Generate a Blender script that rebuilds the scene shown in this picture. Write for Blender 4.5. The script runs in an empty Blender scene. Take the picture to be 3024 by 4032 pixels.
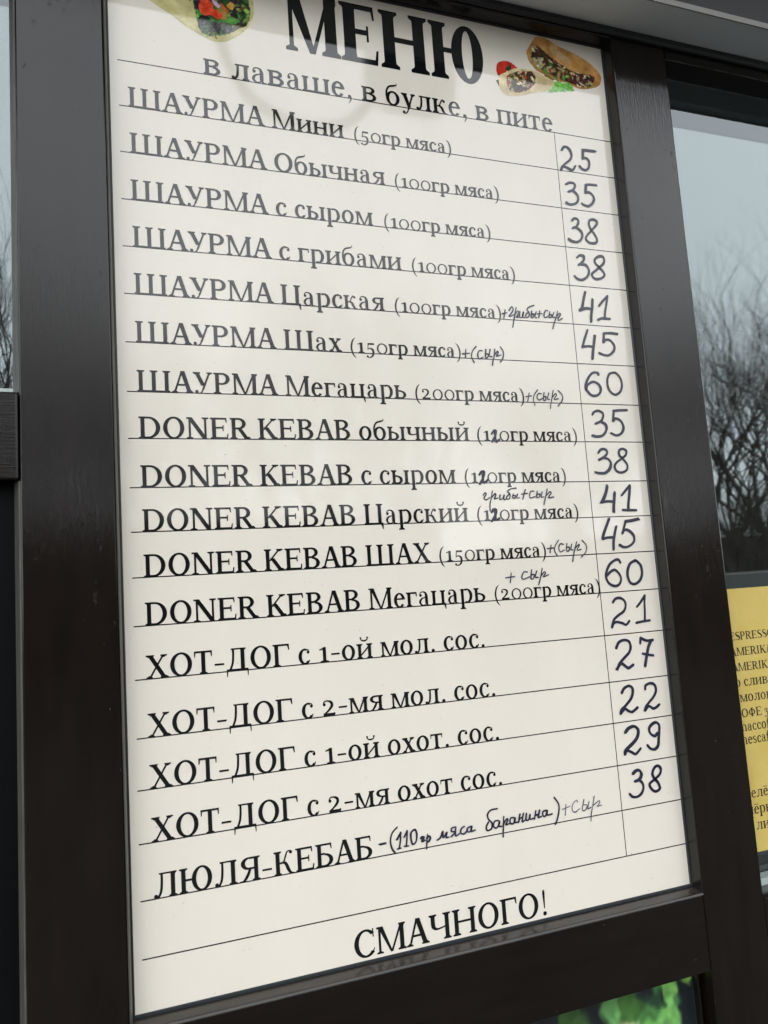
import bpy, bmesh, math, random
import numpy as np
from mathutils import Matrix, Vector

# ---------------------------------------------------------------- camera, sky, sun, exposure
SC = bpy.context.scene
COL = SC.collection
Z0 = 1.15                       # height of the lower edge of the menu board above the ground (m)
CAM = (-0.003459, -0.738170, 0.347196 + Z0)
ROWS = ((0.941913, -0.329251, -0.066282), (-0.025069, 0.127880, -0.991473), (0.334920, 0.935543, 0.112198))
cd = bpy.data.cameras.new('camera'); cam = bpy.data.objects.new('camera', cd); COL.objects.link(cam)
R_, D_, F_ = (Vector(r) for r in ROWS)
m = Matrix((( R_.x, -D_.x, -F_.x, CAM[0]), (R_.y, -D_.y, -F_.y, CAM[1]), (R_.z, -D_.z, -F_.z, CAM[2]), (0, 0, 0, 1)))
cam.matrix_world = m
cd.sensor_fit = 'HORIZONTAL'; cd.sensor_width = 36.0; cd.lens = 36.0 * 2950 / 3024
cd.clip_start = 0.02; cd.clip_end = 900
cd.dof.use_dof = True; cd.dof.focus_distance = 0.83; cd.dof.aperture_fstop = 15
SC.camera = cam

SUN_EL, SUN_AZ = 55.0, 252.0    # degrees; azimuth measured from +Y clockwise
w = bpy.data.worlds.new('World'); SC.world = w; w.use_nodes = True
nt = w.node_tree; nt.nodes.clear()
out = nt.nodes.new('ShaderNodeOutputWorld'); bg = nt.nodes.new('ShaderNodeBackground')
sky = nt.nodes.new('ShaderNodeTexSky'); sky.sky_type = 'NISHITA'; sky.sun_disc = False
sky.sun_elevation = math.radians(SUN_EL); sky.sun_rotation = math.radians(SUN_AZ)
sky.air_density = 1.0; sky.dust_density = 2.0; sky.ozone_density = 1.0
mx = nt.nodes.new('ShaderNodeMix'); mx.data_type = 'RGBA'; mx.inputs[0].default_value = 0.94
mx.inputs[7].default_value = (8.95, 9.4, 9.7, 1)           # even cloud deck
nt.links.new(sky.outputs[0], mx.inputs[6]); nt.links.new(mx.outputs[2], bg.inputs[0])
bg.inputs[1].default_value = 0.12
nt.links.new(bg.outputs[0], out.inputs[0])
sl = bpy.data.lights.new('sun', 'SUN'); sun = bpy.data.objects.new('sun', sl); COL.objects.link(sun)
sl.energy = 0.5; sl.angle = math.radians(40); sl.color = (1, 0.95, 0.88)
az, el = math.radians(SUN_AZ), math.radians(SUN_EL)
sdir = Vector((math.sin(az) * math.cos(el), math.cos(az) * math.cos(el), math.sin(el)))
sun.rotation_euler = sdir.to_track_quat('Z', 'Y').to_euler(); sun.location = (0, -6, 9)
vs = SC.view_settings
vs.view_transform = 'Standard'; vs.look = 'None'; vs.gamma = 1; vs.use_curve_mapping = False
vs.exposure = 1.40

# ---------------------------------------------------------------- helpers
def P3(x, y, z):                # millimetres in the board's own frame -> metres in the world
    return (x / 1000.0, y / 1000.0, Z0 + z / 1000.0)

def mesh_obj(name, verts, faces, mat, parent=None, smooth=False, bevel=0.0, seg=2):
    me = bpy.data.meshes.new(name); me.from_pydata(verts, [], faces); me.update()
    if bevel:
        bm = bmesh.new(); bm.from_mesh(me)
        bmesh.ops.recalc_face_normals(bm, faces=bm.faces)
        bmesh.ops.bevel(bm, geom=list(bm.edges), offset=bevel, segments=seg, affect='EDGES', profile=0.5, clamp_overlap=True)
        bm.to_mesh(me); bm.free()
    elif smooth is not None:
        bm = bmesh.new(); bm.from_mesh(me); bmesh.ops.recalc_face_normals(bm, faces=bm.faces); bm.to_mesh(me); bm.free()
    if mat is not None: me.materials.append(mat)
    if smooth:
        for p in me.polygons: p.use_smooth = True
    o = bpy.data.objects.new(name, me); COL.objects.link(o)
    if parent:
        o.parent = parent
        if parent.type == 'EMPTY': o.matrix_parent_inverse = Matrix.Translation(-parent.location)
    return o

def empty(name, label, cat, loc=(0, 0, 0), group=None):
    o = bpy.data.objects.new(name, None); COL.objects.link(o)
    o['label'] = label; o['category'] = cat
    if group: o['group'] = group
    o.location = loc
    return o

def box_geo(x0, x1, y0, y1, z0, z1):
    v = [(x, y, z) for x in (x0, x1) for y in (y0, y1) for z in (z0, z1)]
    f = [(0, 1, 3, 2), (4, 6, 7, 5), (0, 4, 5, 1), (2, 3, 7, 6), (0, 2, 6, 4), (1, 5, 7, 3)]
    return v, f

def boxmm(name, x0, x1, y0, y1, z0, z1, mat, parent=None, bevel=0.0):
    v, f = box_geo(x0, x1, y0, y1, z0, z1)
    return mesh_obj(name, [P3(*q) for q in v], f, mat, parent, bevel=bevel / 1000.0)

def prism_x(name, prof, x0, x1, mat, parent=None, smooth=False):   # profile of (y, z) swept along x, mm
    n = len(prof); v = [P3(x0, y, z) for y, z in prof] + [P3(x1, y, z) for y, z in prof]
    f = [tuple(range(n)), tuple(range(2 * n - 1, n - 1, -1))] + [(i, (i + 1) % n, n + (i + 1) % n, n + i) for i in range(n)]
    return mesh_obj(name, v, f, mat, parent, smooth)

def tube_geo(pts, rads, sides=8, cap=True):
    V, Fc = [], []
    n = len(pts); pts = [Vector(p) for p in pts]
    for i, p in enumerate(pts):
        t = (pts[min(i + 1, n - 1)] - pts[max(i - 1, 0)]).normalized()
        a = t.cross(Vector((0, 0, 1)))
        if a.length < 1e-3: a = t.cross(Vector((1, 0, 0)))
        a.normalize(); b = t.cross(a)
        for k in range(sides):
            th = 2 * math.pi * k / sides
            V.append(tuple(p + (a * math.cos(th) + b * math.sin(th)) * rads[i]))
    for i in range(n - 1):
        for k in range(sides):
            Fc.append((i * sides + k, i * sides + (k + 1) % sides, (i + 1) * sides + (k + 1) % sides, (i + 1) * sides + k))
    if cap:
        Fc.append(tuple(range(sides))[::-1]); Fc.append(tuple(range((n - 1) * sides, n * sides)))
    return V, Fc

# ---------------------------------------------------------------- materials
def lin(r, g, b):
    return tuple(((c / 255) / 12.92 if c / 255 <= 0.04045 else ((c / 255 + 0.055) / 1.055) ** 2.4) for c in (r, g, b)) + (1.0,)

def pbsdf(name, base, rough=0.5, spec=0.5, metal=0.0, ior=1.5):
    mt = bpy.data.materials.new(name); mt.use_nodes = True
    b = mt.node_tree.nodes['Principled BSDF']
    b.inputs['Base Color'].default_value = base if len(base) == 4 else base + (1,)
    b.inputs['Roughness'].default_value = rough; b.inputs['Metallic'].default_value = metal
    b.inputs['Specular IOR Level'].default_value = spec; b.inputs['IOR'].default_value = ior
    return mt, mt.node_tree, b

def add(nt, t, **kw):
    n = nt.nodes.new(t)
    for k, v in kw.items(): setattr(n, k, v)
    return n

def pos_mapped(nt, scale):
    g = add(nt, 'ShaderNodeNewGeometry'); mp = add(nt, 'ShaderNodeMapping'); mp.inputs['Scale'].default_value = scale
    nt.links.new(g.outputs['Position'], mp.inputs['Vector']); return mp.outputs[0]

def noise(nt, vec, scale, detail=3, rough=0.55):
    n = add(nt, 'ShaderNodeTexNoise'); n.inputs['Scale'].default_value = scale
    n.inputs['Detail'].default_value = detail; n.inputs['Roughness'].default_value = rough
    nt.links.new(vec, n.inputs['Vector']); return n.outputs['Fac']

def ramp(nt, fac, stops):
    r = add(nt, 'ShaderNodeValToRGB'); e = r.color_ramp.elements
    while len(e) < len(stops): e.new(0.5)
    for el_, (p, c) in zip(e, stops): el_.position = p; el_.color = c if len(c) == 4 else tuple(c) + (1,)
    nt.links.new(fac, r.inputs[0]); return r.outputs[0]

def film_bump(nt, b, d1=1.3e-5, d2=3.0e-5):
    """fine ripple of a laminated print: changes only what the gloss mirrors"""
    v = pos_mapped(nt, (1, 1, 1))
    n1 = noise(nt, v, 150, 2); n2 = noise(nt, v, 14, 1)
    bp = add(nt, 'ShaderNodeBump'); bp.inputs['Strength'].default_value = 1; bp.inputs['Distance'].default_value = d1
    bp2 = add(nt, 'ShaderNodeBump'); bp2.inputs['Strength'].default_value = 1; bp2.inputs['Distance'].default_value = d2
    nt.links.new(n1, bp.inputs['Height']); nt.links.new(n2, bp2.inputs['Height'])
    nt.links.new(bp.outputs[0], bp2.inputs['Normal']); nt.links.new(bp2.outputs[0], b.inputs['Normal'])

def foil(name, horizontal=False, base=(0.0072, 0.0044, 0.0031)):
    """dark brown wood-grain foil on PVC profiles: short shallow pores, scuffs and a few pale chips"""
    mt, nt, b = pbsdf(name, base, 0.3, 0.41)
    def st(a, c): return (c, a, a) if horizontal else (a, a, c)
    g = noise(nt, pos_mapped(nt, st(480, 42)), 1.0, 4, 0.65)
    pores = ramp(nt, g, [(0.44, (0, 0, 0)), (0.62, (1, 1, 1))])
    tone = ramp(nt, noise(nt, pos_mapped(nt, st(60, 9)), 1.0, 4), [(0.3, tuple(c * 0.7 for c in base)), (0.7, tuple(c * 1.4 for c in base))])
    flecks = ramp(nt, noise(nt, pos_mapped(nt, st(240, 90)), 1.0, 2, 0.7), [(0.765, (0, 0, 0)), (0.80, (1, 1, 1))])
    mc = add(nt, 'ShaderNodeMix', data_type='RGBA'); mc.inputs[7].default_value = (0.09, 0.09, 0.092, 1)
    nt.links.new(flecks, mc.inputs[0]); nt.links.new(tone, mc.inputs[6]); nt.links.new(mc.outputs[2], b.inputs['Base Color'])
    rg = ramp(nt, noise(nt, pos_mapped(nt, (1, 1, 1)), 9, 4), [(0.3, (0.10,) * 3), (0.75, (0.17,) * 3)])
    sc = ramp(nt, noise(nt, pos_mapped(nt, st(3, 1.4)), 30, 5, 0.7), [(0.64, (0, 0, 0)), (0.70, (1, 1, 1))])
    ad = add(nt, 'ShaderNodeMix', data_type='RGBA', blend_type='ADD'); ad.inputs[0].default_value = 0.2
    nt.links.new(rg, ad.inputs[6]); nt.links.new(sc, ad.inputs[7]); nt.links.new(ad.outputs[2], b.inputs['Roughness'])
    bp = add(nt, 'ShaderNodeBump'); bp.inputs['Strength'].default_value = 0.7; bp.inputs['Distance'].default_value = 0.00006
    nt.links.new(pores, bp.inputs['Height']); nt.links.new(bp.outputs[0], b.inputs['Normal'])
    return mt

M = {}
mt, nt, b = pbsdf('board_film', (0.86, 0.79, 0.685), 0.06, 0.5, ior=1.6)
v = pos_mapped(nt, (1, 1, 1)); n_ = noise(nt, pos_mapped(nt, (1, 1, 0.45)), 9, 6, 0.62)
cl = ramp(nt, n_, [(0.3, (0.835, 0.765, 0.662)), (0.7, (0.88, 0.808, 0.702))])
sp = ramp(nt, noise(nt, v, 330, 0), [(0.83, (1, 1, 1)), (0.86, (0.72, 0.7, 0.66))])
mm_ = add(nt, 'ShaderNodeMix', data_type='RGBA', blend_type='MULTIPLY'); mm_.inputs[0].default_value = 1
nt.links.new(cl, mm_.inputs[6]); nt.links.new(sp, mm_.inputs[7]); nt.links.new(mm_.outputs[2], b.inputs['Base Color'])
film_bump(nt, b); M['film'] = mt
mt, nt, b = pbsdf('print_ink', (0.0045, 0.006, 0.007), 0.06, 0.5, ior=1.6); film_bump(nt, b); M['ink'] = mt
mt, nt, b = pbsdf('pen_ink_thin', (0.075, 0.078, 0.115), 0.25, 0.5); M['pen2'] = mt
def print_mat(name, rough=0.07, bump=True):
    mt, nt, b = pbsdf(name, (0.5, 0.5, 0.5), rough, 0.5, ior=1.6)
    at = add(nt, 'ShaderNodeVertexColor'); at.layer_name = 'print'
    nt.links.new(at.outputs[0], b.inputs['Base Color'])
    if bump: film_bump(nt, b)
    return mt
M['pen'] = print_mat('pen_ink', 0.3, False); M['photo'] = print_mat('printed_photo'); M['photo2'] = print_mat('printed_photo_matt', 0.35, False)
M['foil_v'] = foil('brown_foil_upright'); M['foil_h'] = foil('brown_foil_level', True)
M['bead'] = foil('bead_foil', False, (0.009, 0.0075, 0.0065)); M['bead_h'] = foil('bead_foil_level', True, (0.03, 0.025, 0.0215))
mt, nt, b = pbsdf('olive_bead', (0.075, 0.073, 0.060), 0.45, 0.5)
nt.links.new(ramp(nt, noise(nt, pos_mapped(nt, (900, 900, 30)), 1.0, 4), [(0.35, (0.045, 0.044, 0.037)), (0.7, (0.105, 0.102, 0.085))]), b.inputs['Base Color']); M['olive'] = mt
mt, nt, b = pbsdf('rubber_gasket', (0.010, 0.0115, 0.013), 0.42, 0.5); M['rubber'] = mt
mt, nt, b = pbsdf('blue_gasket', (0.018, 0.024, 0.028), 0.35, 0.5); M['rubber2'] = mt
mt, nt, b = pbsdf('grey_painted_steel', (0.36, 0.38, 0.385), 0.42, 0.5)
nt.links.new(ramp(nt, noise(nt, pos_mapped(nt, (1, 1, 1)), 900, 3), [(0.3, (0.56, 0.58, 0.585)), (0.7, (0.64, 0.66, 0.665))]), b.inputs['Base Color']); M['steel'] = mt
mt, nt, b = pbsdf('dark_box', (0.012, 0.013, 0.013), 0.4, 0.4); M['boxdark'] = mt
mt, nt, b = pbsdf('lip_metal', (0.21, 0.20, 0.185), 0.45, 0.5); M['lip'] = mt
mt, nt, b = pbsdf('soffit_board', (0.16, 0.12, 0.085), 0.7, 0.3)
nt.links.new(ramp(nt, noise(nt, pos_mapped(nt, (3, 60, 60)), 1, 4), [(0.3, (0.24, 0.18, 0.125)), (0.7, (0.36, 0.285, 0.205))]), b.inputs['Base Color']); M['soffit'] = mt
mt, nt, b = pbsdf('aluminium_spacer', (0.7, 0.72, 0.72), 0.4, 0.5, metal=0.15)
vo = add(nt, 'ShaderNodeTexVoronoi'); vo.inputs['Scale'].default_value = 1.0; vo.inputs['Randomness'].default_value = 0.0
nt.links.new(pos_mapped(nt, (260, 150, 1)), vo.inputs['Vector'])
nt.links.new(ramp(nt, vo.outputs['Distance'], [(0.16, (0.06, 0.065, 0.065)), (0.24, (0.66, 0.69, 0.68))]), b.inputs['Base Color']); M['spacer'] = mt
mt, nt, b = pbsdf('interior_paint', (0.045, 0.043, 0.04), 0.8, 0.2); M['interior'] = mt
mt, nt, b = pbsdf('plastic_sleeve', (0.07, 0.085, 0.083), 0.2, 0.5); b.inputs['Alpha'].default_value = 0.45; M['sleeve'] = mt
mt, nt, b = pbsdf('poster_backing', (0.03, 0.035, 0.03), 0.4, 0.4); M['pbacking'] = mt
# yellow paper with handling marks
mt, nt, b = pbsdf('yellow_paper', (0.78, 0.60, 0.14), 0.55, 0.3)
nt.links.new(ramp(nt, noise(nt, pos_mapped(nt, (1, 1, 1)), 26, 4), [(0.3, (0.60, 0.435, 0.105)), (0.7, (0.66, 0.51, 0.15))]), b.inputs['Base Color']); M['paper'] = mt
mt, nt, b = pbsdf('paper_ink', (0.02, 0.016, 0.012), 0.6, 0.3); M['pink'] = mt

def glass_mat(name, r0, tint):
    """one pane: both faces' mirror reflection in one sheet (Schlick, the same from either side)"""
    mt = bpy.data.materials.new(name); mt.use_nodes = True; nt = mt.node_tree; nt.nodes.clear()
    o = add(nt, 'ShaderNodeOutputMaterial'); tr = add(nt, 'ShaderNodeBsdfTransparent'); gl = add(nt, 'ShaderNodeBsdfGlossy')
    lw = add(nt, 'ShaderNodeLayerWeight'); lw.inputs[0].default_value = 0.5; mxs = add(nt, 'ShaderNodeMixShader')
    pw = add(nt, 'ShaderNodeMath', operation='POWER'); pw.inputs[1].default_value = 5
    ma = add(nt, 'ShaderNodeMath', operation='MULTIPLY_ADD'); ma.inputs[1].default_value = 1 - r0; ma.inputs[2].default_value = r0
    tr.inputs[0].default_value = tint + (1,); gl.inputs[0].default_value = (0.91, 0.97, 1.0, 1); gl.inputs['Roughness'].default_value = 0.0
    nt.links.new(lw.outputs['Facing'], pw.inputs[0]); nt.links.new(pw.outputs[0], ma.inputs[0]); nt.links.new(ma.outputs[0], mxs.inputs[0])
    nt.links.new(tr.outputs[0], mxs.inputs[1]); nt.links.new(gl.outputs[0], mxs.inputs[2])
    nt.links.new(mxs.outputs[0], o.inputs[0]); return mt
M['glass'] = glass_mat('pane_glass', 0.105, (0.90, 0.95, 0.93))
mt, nt, b = pbsdf('asphalt', (0.06, 0.06, 0.058), 0.85, 0.3)
nt.links.new(ramp(nt, noise(nt, pos_mapped(nt, (1, 1, 1)), 3.5, 6), [(0.3, (0.032, 0.031, 0.029)), (0.7, (0.06, 0.058, 0.054))]), b.inputs['Base Color']); M['asphalt'] = mt
mt, nt, b = pbsdf('bark', (0.045, 0.037, 0.030), 0.9, 0.2)
nt.links.new(ramp(nt, noise(nt, pos_mapped(nt, (6, 6, 2)), 2, 4), [(0.3, (0.062, 0.054, 0.046)), (0.7, (0.115, 0.10, 0.085))]), b.inputs['Base Color']); M['bark'] = mt
mt, nt, b = pbsdf('lamp_housing', (0.05, 0.045, 0.04), 0.5, 0.4); M['lamp'] = mt
mt, nt, b = pbsdf('lamp_glass', (0.3, 0.3, 0.3), 0.15, 0.5); M['lampglass'] = mt
mt, nt, b = pbsdf('far_plaster', (0.13, 0.125, 0.115), 0.85, 0.2); M['plaster'] = mt
mt, nt, b = pbsdf('far_ochre', (0.35, 0.23, 0.04), 0.7, 0.3); M['ochre'] = mt
mt, nt, b = pbsdf('far_window', (0.03, 0.035, 0.04), 0.1, 0.5); M['farwin'] = mt
mt, nt, b = pbsdf('far_roof', (0.09, 0.055, 0.045), 0.8, 0.2); M['roof'] = mt
mt, nt, b = pbsdf('black_panel', (0.003, 0.0032, 0.0035), 0.6, 0.08); M['blackpanel'] = mt
mt, nt, b = pbsdf('far_grey', (0.07, 0.068, 0.064), 0.8, 0.2); M['fargrey'] = mt

# ---------------------------------------------------------------- a drawn serif alphabet (units: 1000 per em)
def catmull(pts, n=6):
    if len(pts) < 3: return [tuple(map(float, p)) for p in pts]
    a = [np.array(p, float) for p in pts]; a = [2 * a[0] - a[1]] + a + [2 * a[-1] - a[-2]]; o = []
    for i in range(1, len(a) - 2):
        for k in range(n):
            t = k / n
            o.append(0.5 * ((2 * a[i]) + (a[i + 1] - a[i - 1]) * t + (2 * a[i - 1] - 5 * a[i] + 4 * a[i + 1] - a[i + 2]) * t * t
                            + (3 * a[i] - a[i - 1] - 3 * a[i + 1] + a[i + 2]) * t ** 3))
    o.append(a[-2]); return [tuple(p) for p in o]

def ribbon(pts, n=6, round_ends=False):
    q = catmull(pts, n); xy = np.array([(p[0], p[1]) for p in q]); wd = np.array([max(p[2], 0.01) for p in q])
    t = np.zeros_like(xy); t[1:-1] = xy[2:] - xy[:-2]; t[0] = xy[1] - xy[0]; t[-1] = xy[-1] - xy[-2]
    t /= np.linalg.norm(t, axis=1)[:, None] + 1e-9
    nrm = np.stack([-t[:, 1], t[:, 0]], 1)
    L = xy + nrm * wd[:, None] / 2; R = xy - nrm * wd[:, None] / 2
    V, Fc = [], []
    N = len(xy)
    for i in range(N): V += [tuple(L[i]), tuple(R[i])]
    for i in range(N - 1): Fc.append((2 * i, 2 * i + 1, 2 * i + 3, 2 * i + 2))
    if round_ends:
        for e, sgn in ((0, -1), (N - 1, 1)):
            base = len(V); arc = []
            for k in range(1, 5):
                th = math.pi * k / 5
                arc.append(tuple(xy[e] + wd[e] / 2 * (nrm[e] * math.cos(th) + sgn * t[e] * math.sin(th))))
            V += arc; Fc.append((2 * e,) + tuple(range(base, base + 4)) + (2 * e + 1,))
    return V, Fc

def make_font(cs=126, ls=112, th=60, sf=48, br=34):
    G, cur = {}, []
    H, X = 692, 481
    def poly(*p): cur.append((list(p), [tuple(range(len(p)))]))
    def rect(x0, x1, y0, y1): poly((x0, y0), (x1, y0), (x1, y1), (x0, y1))
    def stem(x, y0, y1, w=cs): rect(x - w / 2, x + w / 2, y0, y1)
    def serif(x, y, d, w=None, s=cs):
        h = (w if w else s + 120) / 2
        poly((x - h, y), (x + h, y), (x + h, y + d * sf * .8), (x + s / 2 + 6, y + d * (sf + br * .4)), (x + s / 2, y + d * (sf + br)), (x - s / 2, y + d * (sf + br)), (x - s / 2 - 6, y + d * (sf + br * .4)), (x - h, y + d * sf * .8))
    def dia(x0, y0, x1, y1, w0): poly((x0 - w0 / 2, y0), (x0 + w0 / 2, y0), (x1 + w0 / 2, y1), (x1 - w0 / 2, y1))
    def ring(cx, cy, rx, ry, tw, tt, a0=0, a1=360):
        n = max(10, int(abs(a1 - a0) / 9)); V, Fc = [], []
        for i in range(n + 1):
            a = math.radians(a0 + (a1 - a0) * i / n); c, s = math.cos(a), math.sin(a)
            V += [(cx + rx * c, cy + ry * s), (cx + (rx - tw) * c, cy + (ry - tt) * s)]
        for i in range(n): Fc.append((2 * i, 2 * i + 2, 2 * i + 3, 2 * i + 1))
        cur.append((V, Fc))
    def sw(*p): cur.append(ribbon(p, 5))
    def ball(cx, cy, r): poly(*[(cx + r * math.cos(k * math.pi / 8), cy + r * math.sin(k * math.pi / 8)) for k in range(16)])
    def full(x, s=cs, y0=0, y1=H, w=None): stem(x, y0, y1, s); serif(x, y0, 1, w, s); serif(x, y1, -1, w, s)
    def done(chs, adv):
        for c in chs: G[c] = (adv, list(cur))
        cur.clear()
    # ---- capitals
    for x in (160, 570, 980): stem(x, 0, H); serif(x, H, -1)
    rect(50, 1090, 0, sf + 4); done('Ш', 1140)
    dia(92, 0, 335, 705, th + 6); dia(575, 0, 352, 705, cs + 12); rect(165, 500, 226, 226 + th); serif(95, 0, 1, 195, th); serif(575, 0, 1, 235, cs); done('АA', 680)
    dia(345, 250, 130, H, cs + 14); dia(560, H, 330, 110, th + 6); serif(135, H, -1, 250, cs); serif(560, H, -1, 190, th)
    sw((345, 150, 42), (300, 50, 44), (225, -4, 42), (150, 14, 36), (118, 50, 30)); ball(126, 52, 56); done('У', 660)
    full(150); rect(150, 320, H - th, H); rect(150, 320, 298, 298 + th); ring(318, 495, 255, 197, cs + 4, th, -90, 90); done('РP', 615)
    stem(130, 0, H, th + 8); serif(130, 0, 1, 195, th); poly((160 - cs * .56, H), (160 + cs * .56, H), (462 + cs * .30, 0), (462 - cs * .18, 0)); dia(462 + cs * .12, 0, 780, H, th + 4); stem(790, 0, H); serif(790, 0, 1); serif(800, H, -1, 205, cs); rect(40, 200, H - sf, H)
    done('МM', 925)
    ring(372, 346, 335, 358, cs + 8, th); done('ОO', 744)
    for x in (150, 615): stem(x, 0, H); serif(x, H, -1)
    rect(40, 740, 0, sf + 6); poly((640, 20), (745, 20), (748, -170), (720, -170)); done('Ц', 790)
    dia(140, H, 580, 0, cs + 22); dia(555, H, 130, 0, th + 6); serif(150, H, -1, 250, cs); serif(565, H, -1, 200, th); serif(125, 0, 1, 200, th); serif(580, 0, 1, 250, cs); done('ХX', 710)
    stem(310, 0, H); serif(310, 0, 1, 250); rect(40, 580, H - th, H); poly((30, H), (85, H), (60, 510), (36, 510)); poly((535, H), (590, H), (584, 510), (560, 510)); done('ТT', 620)
    stem(560, 0, H); rect(190, 670, H - sf, H); serif(565, H, -1, 215); sw((265, H - 10, th + 8), (262, 470, th + 10), (235, 230, th + 10), (150, 20, th + 10))
    rect(45, 735, 0, th + 2); poly((40, 30), (95, 30), (68, -170), (46, -170)); poly((690, 30), (740, 30), (736, -170), (714, -170)); done('Д', 775)
    full(150); rect(150, 560, H - th, H); poly((500, H), (572, H), (580, 500), (550, 500)); done('Г', 600)
    stem(590, 0, H); serif(590, 0, 1); serif(600, H, -1, 210); rect(195, 640, H - sf, H); sw((275, H - 8, th + 8), (272, 430, th + 12), (248, 190, th + 12), (180, 40, th + 4), (105, 14, 34)); ball(98, 54, 58); done('Л', 745)
    full(150); rect(150, 420, 326, 326 + th); ring(690, 346, 300, 358, cs + 4, th); done('Ю', 1030)
    full(555); rect(330, 555, H - th, H); ring(325, 512, 235, 180, cs + 2, th, 90, 270); rect(320, 555, 332, 332 + th); sw((370, 350, 80), (300, 190, 92), (200, 50, 76), (120, 18, 40), (45, 18, 26)); done('Я', 705)
    full(150); sw((190, 345, th), (330, 360, 50), (400, 520, 52), (450, 640, 46), (520, 675, 36), (580, 650, 30)); ball(570, 630, 52); sw((270, 365, 50), (400, 320, 92), (490, 120, 100), (560, 30, 66), (665, 15, 24)); done('К', 690)
    full(150); dia(560, H, 215, 310, th + 10); serif(560, H, -1, 220, th); dia(300, 400, 590, 0, cs + 28); serif(600, 0, 1, 230, cs); done('K', 705)
    full(150); rect(150, 560, H - th, H); rect(150, 585, 0, th); rect(150, 450, 336, 336 + th); poly((512, H), (570, H), (580, 530), (550, 530)); poly((548, 0), (602, 0), (625, 175), (590, 175)); poly((435, 260), (470, 260), (470, 450), (435, 450)); done('ЕE', 650)
    full(150); rect(150, 545, H - th, H); poly((500, H), (555, H), (566, 520), (536, 520)); rect(150, 330, 360, 360 + th); rect(150, 330, 0, th); ring(325, 200, 275, 200, cs + 6, th, -90, 90); done('Б', 640)
    ring(378, 346, 338, 360, cs + 8, th, 42, 318); poly((578, H + 8), (612, H + 8), (618, 480), (582, 480)); sw((560, 105, 44), (600, 150, 34), (625, 200, 24)); done('СC', 655)
    full(580); stem(145, 440, H); serif(145, H, -1); sw((145, 470, cs), (160, 370, cs - 10), (240, 305, 62), (360, 305, 46), (560, 345, 40)); done('Ч', 725)
    full(150); full(665); rect(150, 665, 326, 326 + th); done('НH', 815)
    full(150); rect(150, 330, 0, th); rect(150, 330, H - th, H); ring(325, 346, 372, 346, cs + 12, th, -90, 90); done('D', 750)
    stem(135, 0, H, th + 8); serif(135, 0, 1, 215, th); stem(640, 0, H, th + 8); serif(640, H, -1, 215, th); dia(135, H, 625, 0, cs + 30); rect(30, 180, H - sf, H); done('N', 770)
    full(150); rect(150, 320, H - th, H); rect(150, 320, 320, 320 + th); ring(318, 506, 245, 186, cs + 2, th, -90, 90); dia(340, 350, 590, 0, cs + 22); serif(605, 0, 1, 220, cs); done('R', 705)
    full(150); rect(150, 320, H - th, H); rect(150, 330, 345, 345 + th); rect(150, 330, 0, th); ring(315, 530, 225, 162, cs - 2, th, -90, 90); ring(325, 192, 270, 192, cs + 4, th, -90, 90); done('ВB', 655)
    sw((470, 560, 30), (440, 640, 36), (320, 672, th), (170, 640, 80), (120, 530, cs), (180, 430, cs + 10), (330, 350, cs + 14), (470, 250, cs + 6), (480, 130, cs - 6), (380, 40, 60), (250, 18, th), (130, 50, 36), (85, 160, 30)); done('S', 560)
    full(190); done('I', 390)
    full(400, w=250); ring(400, 350, 350, 235, cs, th); done('Ф', 810)
    # ---- small letters
    rl, tl = ls, th - 2
    def lfull(x, s=rl, y0=0, y1=X, w=None): full(x, s, y0, y1, w if w else s + 100)
    lfull(130); rect(130, 290, X - tl, X); rect(130, 300, 236, 236 + tl); rect(130, 300, 0, tl); ring(285, 364, 185, 117, rl - 6, tl, -90, 90); ring(290, 136, 220, 138, rl, tl, -90, 90); done('в', 560)
    stem(465, 0, X, rl); serif(465, 0, 1, rl + 100, rl); serif(470, X, -1, rl + 90, rl); rect(150, 500, X - sf, X); sw((232, X - 8, tl + 4), (228, 280, tl + 8), (205, 120, tl + 8), (150, 30, tl), (90, 14, 30)); ball(84, 48, 50); done('л', 595)
    ball(122, 352, 50); sw((90, 385, 30), (135, 452, 36), (220, 468, 40), (310, 432, 66), (345, 340, rl)); stem(345, 90, 348, rl); sw((345, 288, 34), (230, 262, 40), (145, 222, 66), (95, 132, 86), (135, 44, 60), (215, 14, 38), (300, 46, 36), (345, 108, 34)); sw((345, 120, rl), (366, 45, 70), (420, 12, 38), (485, 22, 20)); done('аa', 505)
    for x in (125, 460, 795): stem(x, 0, X, rl); serif(x, X, -1, rl + 95, rl)
    rect(30, 890, 0, sf + 2); done('ш', 920)
    def e_():
        ring(250, 238, 210, 252, rl + 2, tl, 4, 322); rect(70, 452, 256, 256 + tl - 4); stem(410, 258, 300, 80)
    e_(); done('еe', 484)
    e_(); ball(150, 610, 46); ball(335, 610, 46); done('ё', 484)
    ring(275, 232, 232, 244, rl + 2, tl); sw((62, 260, 58), (78, 460, 62), (160, 605, 60), (310, 655, 60), (410, 690, 40), (440, 755, 14)); done('б', 545)
    dia(125, X, 285, 30, rl + 14); dia(430, X, 245, -60, tl + 2); serif(130, X, -1, 210, rl); serif(430, X, -1, 165, tl); sw((262, -10, 40), (215, -130, 42), (150, -195, 40), (95, -185, 34)); ball(92, -160, 50); done('у', 495)
    lfull(130); sw((160, 238, 38), (265, 262, 42), (330, 395, 44), (385, 462, 40), (445, 452, 32)); ball(440, 420, 45); sw((225, 256, 46), (330, 215, 80), (400, 85, 88), (455, 22, 58), (545, 14, 22)); done('к', 560)
    lfull(130); lfull(480); rect(130, 480, X - sf, X); done('п', 610)
    lfull(130); lfull(485); dia(130, 70, 485, 410, 70); done('и', 615)
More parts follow.
